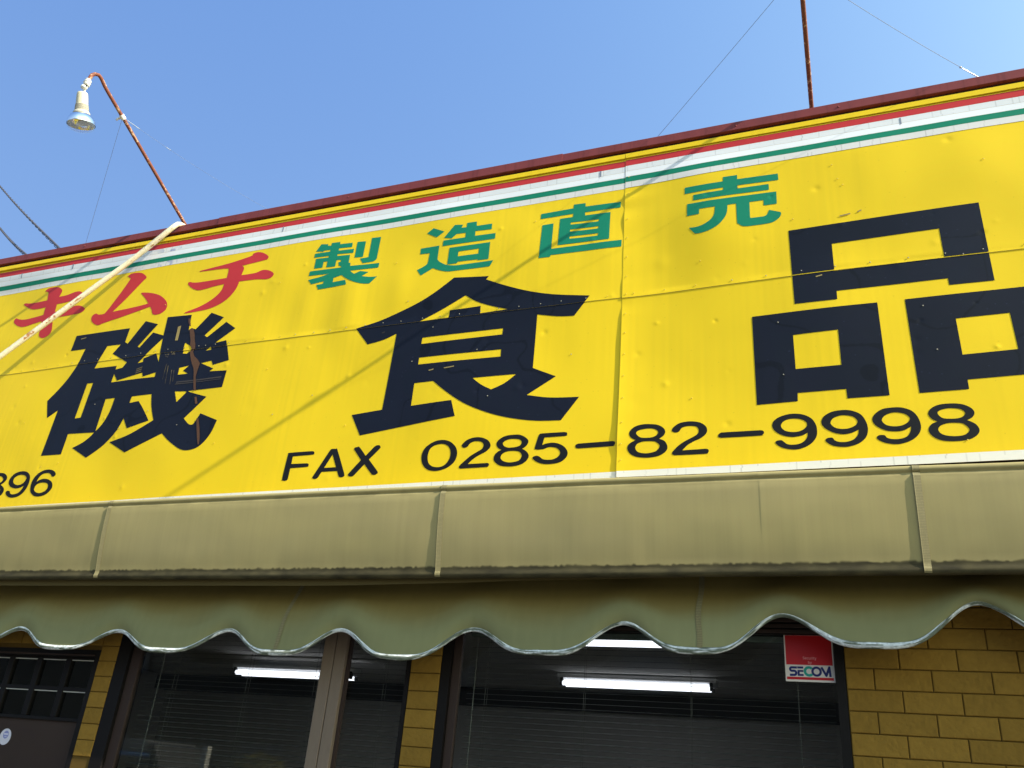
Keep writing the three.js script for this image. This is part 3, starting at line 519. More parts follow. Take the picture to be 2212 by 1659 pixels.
// yellow top rail, folded, in two lengths
for (const [a, b, s] of [[XL, -5.62, 0], [-5.62, XS, 0.0010], [XS, XR, 0.0018]]) {
  const sh = new THREE.Shape([[-0.012, 3.219], [0.0045 + s, 3.219], [0.0065 + s, 3.217], [0.0065 + s, 3.188], [0.0050 + s, 3.1865], [-0.012, 3.1865]].map(p => new THREE.Vector2(...p)));
  const g = new THREE.ExtrudeGeometry(sh, { depth: b - a - 0.003, bevelEnabled: false }); outward(g);
  const p = g.attributes.position, uv = g.attributes.uv; for (let i = 0; i < p.count; i++) uv.setXY(i, ...signUV(p.getX(i) + a, p.getY(i)));
  part('top_rail', g, M.yellow, sign, [a, 0, 0]);
}

// characters: outlines cut by the horizontal seam, split fine enough to follow the warp
function parsePath(s) {
  const tok = s.trim().split(/\s+/), pts = [];
  for (let i = 0; i < tok.length; i += 2) pts.push({ s: tok[i][0] === '~', x: +tok[i].replace('~', '') / 1000, y: +tok[i + 1] / 1000 });
  const n = pts.length, out = [], all = pts.every(p => p.s);
  let st = all ? 0 : pts.findIndex(p => !p.s);
  const at = i => pts[(i % n + n) % n];
  for (let k = 0; k < n; k++) {
    const a = at(st + k), b = at(st + k + 1);
    out.push(new THREE.Vector2(a.x, a.y));
    if (!a.s && !b.s) continue;
    const p0 = a.s ? at(st + k - 1) : a, p3 = b.s ? at(st + k + 2) : b;
    for (const t of [0.25, 0.5, 0.75]) {
      const q = (v0, v1, v2, v3) => 0.5 * (2 * v1 + (v2 - v0) * t + (2 * v0 - 5 * v1 + 4 * v2 - v3) * t * t + (3 * v1 - v0 - 3 * v2 + v3) * t * t * t);
      out.push(new THREE.Vector2(q(p0.x, a.x, b.x, p3.x), q(p0.y, a.y, b.y, p3.y)));
    }
  }
  return out;
}
function clipTri(tri, keepUp) {                               // Sutherland-Hodgman against y = YS
  const out = []; const inside = p => keepUp ? p[1] >= YS : p[1] <= YS;
  for (let i = 0; i < tri.length; i++) {
    const a = tri[i], b = tri[(i + 1) % tri.length], ia = inside(a), ib = inside(b);
    if (ia) out.push(a);
    if (ia !== ib) { const t = (YS - a[1]) / (b[1] - a[1]); out.push([a[0] + (b[0] - a[0]) * t, YS]); }
  }
  const r = []; for (let i = 1; i + 1 < out.length; i++) r.push([out[0], out[i], out[i + 1]]); return r;
}
function vinyl(shapes, z) {
  let up = [], lo = [];
  for (const sh of shapes) {
    const g = new THREE.ShapeGeometry(sh, 1), p = g.attributes.position, ix = g.index;
    for (let i = 0; i < ix.count; i += 3) { const t = [0, 1, 2].map(k => [p.getX(ix.getX(i + k)), p.getY(ix.getX(i + k))]); up.push(...clipTri(t, true)); lo.push(...clipTri(t, false)); }
  }
  const P = [], N = [], U = [];
  for (const [list, upper] of [[up, true], [lo, false]]) {
    const stack = list.slice();
    while (stack.length) {
      const t = stack.pop(); let best = 0, L = 0;
      for (let k = 0; k < 3; k++) { const a = t[k], b = t[(k + 1) % 3], l = Math.hypot(a[0] - b[0], a[1] - b[1]); if (l > L) { L = l; best = k; } }
      if (L > 0.04) { const a = t[best], b = t[(best + 1) % 3], c = t[(best + 2) % 3], m = [(a[0] + b[0]) / 2, (a[1] + b[1]) / 2]; stack.push([a, m, c], [m, b, c]); continue; }
      for (const q of t) { const n = warpN(q[0], q[1], upper); P.push(q[0], q[1], warp(q[0], q[1], upper) + z); N.push(n.x, n.y, n.z); U.push(...signUV(q[0], q[1])); }
    }
  }
  const g = new THREE.BufferGeometry(); g.setAttribute('position', new THREE.Float32BufferAttribute(P, 3)); g.setAttribute('normal', new THREE.Float32BufferAttribute(N, 3)); g.setAttribute('uv', new THREE.Float32BufferAttribute(U, 2)); return g;
}
for (const [name, col, pieces] of GLYPHS) {
  const shapes = pieces.map(cs => {
    const [o, ...holes] = cs.map(parsePath); const sh = new THREE.Shape(o); sh.holes = holes.map(h => new THREE.Path(h)); return sh; });
  const mat = { r: M.red, g: M.green, n: M.navy, k: M.black }[col];
  const kind = col === 'k' ? (name.length === 1 ? 'letter' : name.startsWith('dash') ? 'dash' : 'digit') : 'character';
  part(kind, vinyl(shapes, 0.0012), mat, sign);
}
// rust run and scrapes on the left navy character
const poly = pts => new THREE.Shape(pts.map(p => new THREE.Vector2(...p)));
{
  const run = [[-3.745, 2.530, 9], [-3.738, 2.504, 8], [-3.722, 2.472, 4], [-3.706, 2.449, 15], [-3.688, 2.409, 18], [-3.672, 2.367, 16], [-3.661, 2.333, 20], [-3.648, 2.305, 14], [-3.659, 2.283, 12], [-3.641, 2.249, 15], [-3.618, 2.222, 26], [-3.598, 2.194, 30], [-3.590, 2.168, 20], [-3.586, 2.140, 13], [-3.582, 2.107, 9], [-3.568, 2.058, 9], [-3.552, 2.010, 8], [-3.551, 2.005, 0], [-3.532, 1.965, 8], [-3.512, 1.918, 9], [-3.472, 1.819, 8], [-3.448, 1.756, 11], [-3.426, 1.694, 10], [-3.411, 1.648, 5]];
  for (const [a, b] of [[0, 2], [3, 8], [8, 16], [18, 19], [20, 23]]) {
    const s = run.slice(a, b + 1);
    const L = s.map(([x, y, w]) => [x - w * 0.001, y]), Rr = s.map(([x, y, w]) => [x + w * 0.001, y]).reverse();
    part('rust_run', vinyl([poly([...L, ...Rr])], 0.0034), M.rustMark, sign);
  }
  const sc = (pts) => part('scrape', vinyl([poly(pts)], 0.0026), M.scratch, sign);
  sc([[-3.820, 2.478], [-3.797, 2.484], [-3.790, 2.376], [-3.812, 2.378]]);
  sc([[-3.712, 2.083], [-3.375, 2.086], [-3.374, 2.078], [-3.712, 2.074]]);
  sc([[-3.712, 2.070], [-3.374, 2.071], [-3.374, 2.066], [-3.720, 2.063]]);
  for (const [x0, y0, x1, y1, w] of [[-3.829, 2.213, -3.826, 2.108, 3], [-3.812, 2.200, -3.797, 2.075, 4], [-3.776, 2.166, -3.760, 2.068, 6], [-3.757, 2.162, -3.742, 2.085, 4]]) sc([[x0, y0], [x0 + w * 0.001, y0 + 0.003], [x1 + w * 0.001, y1], [x1, y1]]);
  for (const y of [2.212, 2.198, 2.184]) sc([[-4.062, y - 0.008], [-4.018, y + 0.004], [-4.018, y - 0.003], [-4.062, y - 0.014]]);
  for (let i = 0; i < 16; i++) { const x = rr(-3.865, -3.772), y = 2.286 + rr(-0.022, 0.012), r = rr(0.003, 0.009); sc([[x - r, y], [x, y + r * 0.7], [x + r, y + r * 0.2], [x + r * 0.3, y - r]]); }
  for (const [x, y, l] of [[-4.66, 2.50, 0.05], [-1.99, 1.985, 0.03], [-1.90, 1.99, 0.06], [-2.32, 2.255, 0.02], [0.11, 2.60, 0.05], [0.19, 2.61, 0.02], [-0.02, 2.275, 0.03]]) sc([[x, y], [x + l, y + 0.006], [x + l, y - 0.001], [x + 0.004, y - 0.006]]);
}
{ // screws: along the seams and scattered
  const g1 = new THREE.SphereGeometry(0.0034, 8, 4, 0, Math.PI * 2, 0, Math.PI / 2); g1.rotateX(Math.PI / 2); g1.scale(1, 1, 0.6);
  const put = (x, y, m) => { const up = y > YS; part('screw', g1, m, sign, [x, y, warp(x, y, up) + 0.002]); };
  const onInk = x => (x > -4.72 && x < -3.3) || (x > -2.95 && x < -1.08) || (x > -0.42 && x < 0.72);
  for (let x = -5.36; x < XS - 0.04; x += 0.117) put(x + rr(-0.012, 0.012), YS + 0.018 + rr(-0.003, 0.003), onInk(x) ? M.screw : M.screwYellow);
  for (const x of [-0.925, -0.885, -0.73, -0.575, -0.40, -0.24, -0.08, 0.07, 0.22, 0.38, 0.53, 0.68, 0.84, 1.0]) put(x, YS + 0.016, onInk(x) ? M.screw : M.screwYellow);
  for (const y of [3.06, 2.95, 2.78, 2.66, 2.54, 2.42, 2.20, 2.09, 1.97, 1.85, 1.73, 1.60, 1.49, 1.41]) put(XS + 0.019, y, M.screwYellow);
  for (const [x, y] of [[-3.985, 2.665], [-3.56, 2.315], [-4.33, 1.985], [-3.87, 1.90], [-4.06, 1.80], [-3.62, 1.79], [-4.48, 1.60], [-4.62, 1.585], [-2.18, 2.44], [-2.10, 2.05], [-1.72, 2.08], [-2.45, 1.70], [-1.63, 1.80], [-2.0, 2.25], [-0.20, 2.05], [-0.19, 1.78], [0.41, 2.06], [0.44, 1.84], [-0.10, 2.62], [0.60, 2.30], [-0.35, 2.86], [0.10, 2.91], [0.12, 2.82], [0.14, 2.78], [-2.94, 1.80], [-3.05, 2.1], [-2.7, 1.9], [-3.3, 1.65], [-3.1, 2.7], [-1.2, 2.0], [-0.6, 1.7], [0.5, 1.42], [-0.55, 2.45], [0.75, 2.8], [-4.9, 1.9], [-5.1, 1.6], [-2.3, 2.72], [-1.45, 2.86]])
    put(x, y, onInk(x) && y > 1.75 && y < 2.6 ? M.screw : M.screwYellow);
}

// ---------- the awning ----------
const awning = thing('shop_awning', 'faded khaki cloth awning with scalloped valance under the yellow sign', 'awning');
const AZ = 0.24, AD = 3.6 - AZ, TILT = 0.040;                  // front face of the awning; its foot stands a little back
const rollTab = [[-8, 1.326], [-4.85, 1.331], [-3.83, 1.337], [-2.4, 1.339], [-1.14, 1.336], [-0.55, 1.332], [0.23, 1.327], [0.69, 1.322], [3, 1.312]];
const rollY = x => EYE + interp(rollTab, x * 3.6 / AD) * (AD + 0.01) / 3.6;
const lipY = x => EYE + (0.2445 + 0.0008 * Math.sin(x * 0.9)) * (AD + TILT);
function canopyProfile(x) {                                  // points from the wall to the front edge and down round the hem
  const yt = rollY(x), yb = lipY(x), P = [], V = [];
  const wob = 0.002 * (vn(x * 3, 1) - 0.5), bow = 0.006 * (vn(x * 1.1, 7) - 0.5), add = (z, y, v) => { P.push([z, y]); V.push(v); };
  add(-0.012, EYE + YB - 0.012, 0); add(0.10, yt + 0.030, 0.15); add(AZ - 0.045, yt + 0.003, 0.27);
  for (let k = 0; k <= 6; k++) { const a = R(110 - k * 30); add(AZ - 0.022 + 0.0145 * Math.cos(a), yt - 0.0145 + 0.0145 * Math.sin(a), 0.28 + k * 0.008); }
  add(AZ - 0.014, yt - 0.034, 0.335);
  const y1 = yt - 0.044, y2 = yb + 0.040, st = 0.0010 * sstep(-0.006, 0.004, x + 0.299) * Math.exp(-Math.max(0, x + 0.299) / 0.25);   // a standing crease in one length
  for (let k = 0; k <= 9; k++) { const t = k / 9, y = lerp(y1, y2, t); add(AZ - 0.008 - TILT * t + (0.006 + bow) * Math.sin(Math.PI * t) + wob + 0.0050 * (fbm(x * 3.2, t * 2.2, 3) - 0.5) + 0.0016 * (vn(x * 17, t * 1.5) - 0.5) * t * t + st * sstep(0.75, 0.4, t), y, lerp(0.345, 0.885, t)); }
  for (let k = 0; k <= 8; k++) { const a = R(35 - k * 27); add(AZ - TILT - 0.022 + 0.018 * Math.cos(a) + wob, yb + 0.018 + 0.018 * Math.sin(a), 0.895 + k * 0.009); }
  add(AZ - TILT - 0.045, yb + 0.045, 0.985); add(AZ - TILT - 0.046, yb + 0.09, 1);
  P.v = V; return P;
}
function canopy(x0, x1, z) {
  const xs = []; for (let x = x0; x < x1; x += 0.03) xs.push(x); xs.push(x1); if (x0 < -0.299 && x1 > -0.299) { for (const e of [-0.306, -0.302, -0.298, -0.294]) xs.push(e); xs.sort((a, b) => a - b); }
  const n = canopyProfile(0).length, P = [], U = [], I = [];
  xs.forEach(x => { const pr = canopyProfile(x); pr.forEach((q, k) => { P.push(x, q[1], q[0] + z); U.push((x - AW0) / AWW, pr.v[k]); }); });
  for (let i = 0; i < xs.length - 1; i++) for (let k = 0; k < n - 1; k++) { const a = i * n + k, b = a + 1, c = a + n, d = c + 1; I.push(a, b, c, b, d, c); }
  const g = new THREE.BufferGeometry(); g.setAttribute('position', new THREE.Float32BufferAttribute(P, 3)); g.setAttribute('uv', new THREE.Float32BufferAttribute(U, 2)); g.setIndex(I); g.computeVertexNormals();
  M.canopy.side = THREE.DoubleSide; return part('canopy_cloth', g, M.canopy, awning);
}
const SEAMS = [-1.1025 * AD, -0.5095 * AD, 0.0790 * AD];
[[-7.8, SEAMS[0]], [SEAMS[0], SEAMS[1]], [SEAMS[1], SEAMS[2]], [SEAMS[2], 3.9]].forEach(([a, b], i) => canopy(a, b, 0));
SEAMS.forEach((x, i) => {                                      // overlapped and stitched seams, the left edge standing up a little
  const w = i === 2 ? 0.026 : 0.024, pr = canopyProfile(x + 0.01).slice(3, 25), P = [], U = [], I = []; let L = 0;
  pr.forEach((q, k) => { if (k) L += Math.hypot(q[0] - pr[k - 1][0], q[1] - pr[k - 1][1]); const lift = 0.005; for (const [dx, dz] of [[0, -0.002], [0, lift + 0.001], [0.003, lift], [w, 0.0015]]) { P.push(x + dx, q[1], q[0] + dz); U.push(dx / w, L); } });
  for (let k = 0; k < pr.length - 1; k++) for (let j = 0; j < 3; j++) { const a = k * 4 + j; I.push(a, a + 4, a + 1, a + 1, a + 4, a + 5); }
  const g = new THREE.BufferGeometry(); g.setAttribute('position', new THREE.Float32BufferAttribute(P, 3)); g.setAttribute('uv', new THREE.Float32BufferAttribute(U, 2)); g.setIndex(I); const f = g.toNonIndexed(); f.computeVertexNormals();
  M.seam.side = THREE.DoubleSide; part('seam_strip', f, M.seam, awning);
});
// scalloped valance behind the front hem
const PK = [[-1.405, 0.1665], [-1.2075, 0.1675], [-1.0109, 0.1670], [-0.8139, 0.1716], [-0.6333, 0.1749], [-0.4420, 0.1789], [-0.2515, 0.1885], [-0.0727, 0.1993], [0.1234, 0.2143], [0.315, 0.222], [0.50, 0.228], [0.70, 0.23], [0.90, 0.23], [1.1, 0.23]];
const TR = [0.1385, 0.1390, 0.1397, 0.1412, 0.1398, 0.1507, 0.1569, 0.1668, 0.1752, 0.186, 0.195, 0.198, 0.198];
const VZ = 0.060, VD = 3.6 - 0.055;
function scallop(x) {
  const X = PK.map(p => p[0] * VD); let k = 0; while (k < X.length - 2 && x > X[k + 1]) k++;
  const t = clamp((x - X[k]) / (X[k + 1] - X[k])), tr = TR[Math.min(k, TR.length - 1)];
  const pk = lerp(PK[k][1], PK[k + 1][1], t), c = 0.5 + 0.5 * Math.cos(2 * Math.PI * t), f = Math.pow(c, 2.0);
  const trv = lerp(k ? (TR[k - 1] + tr) / 2 : tr, (tr + (TR[k + 1] ?? tr)) / 2, t);
  return { y: EYE + VD * (lerp(t < 0.5 ? lerp(trv, tr, t * 2) : lerp(tr, trv, t * 2 - 1), pk, f)), f, t };
}
function valZ(x, s, f) { return VZ - 0.085 * (1 - s) * (1 - s) + 0.010 * Math.sin(Math.PI * clamp(s * 0.75)) + 0.010 * s * s - 0.034 * Math.pow(s, 6) * f + 0.006 * (vn(x * 1.4, s * 2) - 0.5); }
{
  const xs = []; for (let x = -5.2; x < 3.0; x += 0.012) xs.push(x);
  const n = 18, P = [], U = [], I = [], top = x => lipY(x) + 0.05;
  xs.forEach(x => { const { y, f } = scallop(x); for (let k = 0; k < n; k++) { const s = k / (n - 1); P.push(x, lerp(top(x), y, s), valZ(x, s, f)); U.push((x - AW0) / AWW, s); } });
  for (let i = 0; i < xs.length - 1; i++) for (let k = 0; k < n - 1; k++) { const a = i * n + k; I.push(a, a + 1, a + n, a + 1, a + n + 1, a + n); }
  const g = new THREE.BufferGeometry(); g.setAttribute('position', new THREE.Float32BufferAttribute(P, 3)); g.setAttribute('uv', new THREE.Float32BufferAttribute(U, 2)); g.setIndex(I); g.computeVertexNormals();
  part('valance', g, M.valance, awning);
  // frayed binding along the scalloped edge
  const m = 8, HP = [], HU = [], HI = [];
  xs.forEach((x, i) => { const { y, f } = scallop(x), z = valZ(x, 1, f), th = 0.0085 + 0.004 * vn(x * 9, 2), tz = 0.0055 + 0.004 * vn(x * 14, 5), tw = 0.5 * (vn(x * 5, 8) - 0.5); for (let k = 0; k <= m; k++) { const a = k / m * 2 * Math.PI, cy = Math.sin(a) * th * 1.15, cz = Math.cos(a) * tz; HP.push(x, y + 0.004 + cy * Math.cos(tw) - cz * Math.sin(tw), z + cz * Math.cos(tw) + cy * Math.sin(tw)); HU.push((x - AW0) / AWW, k / m); } });
  for (let i = 0; i < xs.length - 1; i++) for (let k = 0; k < m; k++) { const a = i * (m + 1) + k; HI.push(a, a + 1, a + m + 1, a + 1, a + m + 2, a + m + 1); }
  const h = new THREE.BufferGeometry(); h.setAttribute('position', new THREE.Float32BufferAttribute(HP, 3)); h.setAttribute('uv', new THREE.Float32BufferAttribute(HU, 2)); h.setIndex(HI); h.computeVertexNormals(); M.hem.side = THREE.DoubleSide;
  part('binding', h, M.hem, awning);
  // welded seams of the valance
  for (const [x0, x1] of [[-2.535, -2.575], [-0.572, -0.572]]) {
    const SP = [], SI = [], SU = []; for (let k = 0; k < n; k++) { const s = k / (n - 1), xc = lerp(x0, x1, s) + 0.004 * Math.sin(s * 9); for (const dx of [-0.011, 0.011]) { const q = scallop(xc + dx); SP.push(xc + dx, lerp(top(xc), q.y, s), valZ(xc + dx, s, q.f) + 0.003); SU.push(dx / 0.022 + 0.5, s * 0.28); } }
    for (let k = 0; k < n - 1; k++) { const a = k * 2; SI.push(a, a + 2, a + 1, a + 1, a + 2, a + 3); }
    const g2 = new THREE.BufferGeometry(); g2.setAttribute('position', new THREE.Float32BufferAttribute(SP, 3)); g2.setAttribute('uv', new THREE.Float32BufferAttribute(SU, 2)); g2.setIndex(SI); g2.computeVertexNormals(); part('seam_strip', g2, M.seam, awning);
  }
  // loose inner flap under the hem, longest on the left
  const FP = [], FI = [], FU = []; const fx = []; for (let x = -5.2; x < -0.6; x += 0.03) fx.push(x);
  fx.forEach(x => { const d = 0.027 * sstep(-0.6, -2.6, x) + 0.004 * (fbm(x * 3, 4, 3) - 0.5), y0 = lipY(x); for (let k = 0; k < 4; k++) { const s = k / 3; FP.push(x, y0 + 0.02 - s * (0.02 + d), 0.165 - 0.006 * s); FU.push((x - AW0) / AWW, 0.05 + s * 0.1); } });
  for (let i = 0; i < fx.length - 1; i++) for (let k = 0; k < 3; k++) { const a = i * 4 + k; FI.push(a, a + 1, a + 4, a + 1, a + 5, a + 4); }
  const fg = new THREE.BufferGeometry(); fg.setAttribute('position', new THREE.Float32BufferAttribute(FP, 3)); fg.setAttribute('uv', new THREE.Float32BufferAttribute(FU, 2)); fg.setIndex(FI); fg.computeVertexNormals(); part('inner_flap', fg, matte({ color: rgb(0.10, 0.075, 0.028), roughness: 0.9, side: THREE.DoubleSide }), awning);
  // frame behind the cloth
  part('frame_tube', tube([[-7.7, lipY(0) + 0.075, 0.02], [3.8, lipY(0) + 0.075, 0.02]], 0.016, 2, 8), M.bronze, awning);
  part('soffit', box(-7.7, 3.8, lipY(0) + 0.10, lipY(0) + 0.108, -0.085, 0.165), M.trimDark, awning);
}

// ---------- lamps on arms above the sign ----------
function lampArm(label, x, P0, slope, zTip, rustMat) {         // the arm leans out over the sign from behind the roof edge
  const t = thing('sign_lamp', label, 'lamp', [x, EYE + P0 - slope * 0.32, -0.32]);
  const at = z => [0, slope * (z + 0.32), z + 0.32];           // along the arm, z measured from the sign
  const tip = at(zTip), pts = [at(-0.32), at(0), at(0.3), at(0.6), at(zTip - 0.06), [0, tip[1] + 0.012, tip[2] + 0.012], [-0.012, tip[1] - 0.004, tip[2] + 0.040], [-0.016, tip[1] - 0.045, tip[2] + 0.050], [-0.018, tip[1] - 0.085, tip[2] + 0.052]];
  part('arm', tube(pts, 0.0118, 60, 12), rustMat, t);
  const hx = -0.018, hy = tip[1] - 0.085, hz = tip[2] + 0.052;
  const tape = [];                                            // wound tape and loose cable ends
  for (let k = 0; k < 5; k++) { const g = new THREE.TorusGeometry(0.0125 + 0.003 * (k % 2), 0.0065, 8, 16); g.rotateX(Math.PI / 2 + (k % 2 ? 0.3 : -0.25)); g.translate(hx, hy + 0.016 - k * 0.009, hz); tape.push(g); }
  for (const [dx, dy, dz, s] of [[-0.014, -0.036, 0.004, 0.017], [0.006, -0.050, 0.008, 0.016], [-0.020, 0.006, 0.004, 0.010]]) { const g = new THREE.IcosahedronGeometry(s, 1); g.scale(1.1, 0.9, 1); g.translate(hx + dx, hy + dy, hz + dz); tape.push(g); }
  part('tape', mergeGeometries(tape.map(g => g.index ? g.toNonIndexed() : g)), M.white, t);
  part('wire_end', tube([[hx + 0.006, hy - 0.03, hz + 0.01], [hx + 0.022, hy - 0.042, hz + 0.014], [hx + 0.03, hy - 0.05, hz + 0.014]], 0.0035, 6, 6), M.dark, t);
  const sy = hy - 0.108;
  for (const dx of [-0.006, 0.008]) part('lead', tube([[hx + dx * 0.6, hy - 0.05, hz], [hx + dx, hy - 0.075, hz], [hx + dx, sy, hz]], 0.0036, 6, 6), M.white, t);
  const lathe = (pts, n = 28) => new THREE.LatheGeometry(pts.map(p => new THREE.Vector2(...p)), n);
  const lampG = (name, g, m) => { g.rotateX(R(19)); g.rotateZ(R(-1)); return part(name, g, m, t, [hx, sy, hz]); };
  lampG('socket', lathe([[0, 0.020], [0.022, 0.020], [0.029, 0.016], [0.0315, 0.008], [0.0335, -0.024], [0.035, -0.062]]), M.plastic);
  const ribs = [[0.035, -0.062]]; for (let k = 0; k < 6; k++) { const y = -0.064 - k * 0.0062; ribs.push([0.0375 + k * 0.0006, y], [0.0375 + k * 0.0006, y - 0.0032], [0.0352 + k * 0.0006, y - 0.0036], [0.0352 + k * 0.0006, y - 0.0058]); }
  ribs.push([0.041, -0.103], [0.049, -0.116], [0.050, -0.124], [0.046, -0.127], [0.036, -0.122], [0.030, -0.110]);
  lampG('socket_skirt', lathe(ribs), M.plasticGrey);
  const refl = []; for (let k = 0; k <= 12; k++) { const s = k / 12; refl.push([0.036 + 0.046 * Math.sin(s * Math.PI / 2), -0.122 - 0.058 * (1 - Math.cos(s * Math.PI / 2)) - 0.010 * s]); }
  lampG('reflector', lathe(refl, 40), M.mirror ?? (M.mirror = std({ color: rgb(0.86, 0.88, 0.92), metalness: 1, roughness: 0.13, side: THREE.DoubleSide })));
  const e = refl[refl.length - 1], front = []; for (let k = 0; k <= 10; k++) { const a = k / 10 * Math.PI / 2; front.push([e[0] * Math.cos(a) * 1.002, e[1] - 0.046 * Math.sin(a)]); }
  lampG('bulb_glass', lathe(front, 40), M.bulb ?? (M.bulb = phys({ color: rgb(0.95, 0.96, 0.97), transmission: 1, roughness: 0.03, thickness: 0, ior: 1.5, side: THREE.DoubleSide })));
  const fil = mergeGeometries([new THREE.CylinderGeometry(0.010, 0.014, 0.035, 12).translate(0, -0.135, 0), new THREE.CylinderGeometry(0.003, 0.003, 0.05, 6).rotateZ(Math.PI / 2).translate(0, -0.158, 0)]);
  lampG('filament_mount', fil, M.filament ?? (M.filament = std({ color: rgb(0.62, 0.52, 0.18), roughness: 0.4 })));
  const cl = at(0.606); // clamp with a wing screw, and the two guy wires
  part('clamp', mergeGeometries([new THREE.CylinderGeometry(0.0165, 0.0165, 0.030, 14).rotateX(Math.PI / 2 - Math.atan(slope)).translate(...cl), rbox(cl[0] - 0.034, cl[0] - 0.010, cl[1] - 0.010, cl[1] + 0.004, cl[2] - 0.006, cl[2] + 0.006, 0.002).toNonIndexed ? new THREE.BoxGeometry(0.026, 0.009, 0.012).translate(cl[0] - 0.026, cl[1] - 0.004, cl[2]) : null].filter(Boolean)), M.white, t);
  part('wing_screw', new THREE.SphereGeometry(0.010, 10, 8).scale(1.3, 1.1, 0.6).translate(cl[0] - 0.042, cl[1] - 0.008, cl[2]), M.white, t);
  const yA = EYE + 3.345 - t.position.y, zA = -0.05 + 0.32;
  for (const s of [-1, 1]) {
    const b = [s * 0.80 - 0.02, yA, zA], sag = s > 0 ? 0.02 : 0.004, mid = f => [lerp(cl[0], b[0], f), lerp(cl[1], b[1], f) - sag * 4 * f * (1 - f), lerp(cl[2], b[2], f)];
    part('guy_wire', tube([cl, mid(0.25), mid(0.5), mid(0.75), b], s > 0 && x < -1 ? 0.0008 : 0.0011, 32, 6), M.wire, t);
    if (s > 0) for (const [f0, f1] of (x > -1 ? [[0.90, 1.0]] : [[0.03, 0.12], [0.30, 0.33]])) part('wire_sleeve', tube([mid(f0), mid((f0 + f1) / 2), mid(f1)], 0.0026, 6, 6), M.wireBright, t);
    if (s > 0 && x > -1) part('wire_joint', new THREE.SphereGeometry(0.006, 8, 6).translate(...mid(0.89)), M.wireBright, t);
  }
  return t;
}
lampArm('reflector bulb lamp hanging from rusty arm at left above the sign', -4.161, 3.481, 0.4545, 0.845, M.poleRust);
lampArm('rusty lamp arm rising from the roof edge at right, running out of view', 0.035, 3.521, 0.1587, 0.83, M.poleRust);
{ // the cream pipe that slants down across the left end of the sign
  const B = z => [-3.887 - 6.98 * z, EYE + 3.439 - 6.48 * z, z];
  const p = [[-4.10, EYE + 3.365, -0.12], [-4.067, EYE + 3.325, -0.03], [-4.057, EYE + 3.310, 0.006], [-4.060, EYE + 3.293, 0.030], [-4.078, EYE + 3.258, 0.044], B(0.06), B(0.10), B(0.14), B(0.18), B(0.22), B(0.27)];
  const m = shade(new THREE.Mesh(tube(p, 0.0175, 90, 14), M.poleCream)); m.name = 'pipe'; m.userData = { label: 'cream pipe with rust patches slanting across the left end of the sign', category: 'pipe' }; scene.add(m);
}
// overhead cables behind the roof at the left edge
for (const [a, b, l] of [[[-15.313, 10.18, -5.4], [-7.796, 4.973, -1.9], 'upper of two dark twisted cables coming down behind the roof at left'], [[-14.786, 9.051, -5.4], [-8.314, 4.988, -1.9], 'lower of two dark twisted cables coming down behind the roof at left']]) {
  const ext = [lerp(a[0], b[0], -0.6), lerp(a[1], b[1], -0.62), lerp(a[2], b[2], -0.6)], end = [lerp(a[0], b[0], 1.12), lerp(a[1], b[1], 1.12), lerp(a[2], b[2], 1.12)];
  const t = thing('overhead_cable', l, 'cable');
  const up = p => [p[0], p[1] + EYE, p[2]];
  part('cable', tube([up(ext), up(a), up([lerp(a[0], b[0], 0.5), lerp(a[1], b[1], 0.5) - 0.03, lerp(a[2], b[2], 0.5)]), up(b), up(end)], 0.014, 40, 10), M.cable, t);
  const A = new THREE.Vector3(...up(a)), Bv = new THREE.Vector3(...up(end)), d = Bv.clone().sub(A), n1 = new THREE.Vector3(0, 1, 0).cross(d).normalize(), n2 = d.clone().cross(n1).normalize(), hp = [];
  for (let k = 0; k <= 200; k++) { const s = k / 200, w = s * 2 * Math.PI * 26, sg = -0.03 * 4 * s * (1 - s) * 0.8; const q = A.clone().addScaledVector(d, s).addScaledVector(n1, 0.0165 * Math.cos(w)).addScaledVector(n2, 0.0165 * Math.sin(w)); hp.push([q.x, q.y + sg, q.z]); }
  part('wrap_wire', tube(hp, 0.0040, 420, 5), M.cable, t);
}

// ---------- behind the glass: lamps, blinds ----------
function tubeLamp(label, x0, x1, y, z) {
  const t = thing('fluorescent_lamp', label, 'lamp', [(x0 + x1) / 2, y, z]), L = (x1 - x0);
  const hs = new THREE.Shape([[-0.055, 0.075], [0.055, 0.075], [0.055, 0.045], [0.020, 0.012], [-0.020, 0.012], [-0.055, 0.045]].map(p => new THREE.Vector2(...p)));
  const hg = new THREE.ExtrudeGeometry(hs, { depth: L + 0.05, bevelEnabled: false }); hg.translate(0, 0, -(L + 0.05) / 2); hg.rotateY(Math.PI / 2);
  part('housing', hg, M.housing ?? (M.housing = std({ color: rgb(0.8, 0.8, 0.8), roughness: 0.5 })), t);
  const glow = M.glow ?? (M.glow = std({ color: rgb(0.9, 0.9, 0.9), emissive: rgb(0.88, 0.90, 1.0), emissiveIntensity: 1.5, roughness: 0.4 }));
  for (const s of [-1, 1]) {
    part('tube', new THREE.CylinderGeometry(0.019, 0.019, L - 0.04, 14).rotateZ(Math.PI / 2), glow, t, [0, 0.004, s * 0.045]);
    for (const e of [-1, 1]) part('lamp_holder', rbox(e * (L / 2 - 0.010) - 0.012, e * (L / 2 - 0.010) + 0.012, -0.014, 0.045, s * 0.045 - 0.014, s * 0.045 + 0.014), M.dark, t);
  }
  const light = new THREE.RectAreaLight(new THREE.Color().setRGB(0.9, 0.92, 1), 2.6, L - 0.05, 0.10);
  light.position.set((x0 + x1) / 2, y - 0.03, z); light.rotation.set(-Math.PI / 2, 0, 0); light.castShadow = true; scene.add(light);
}
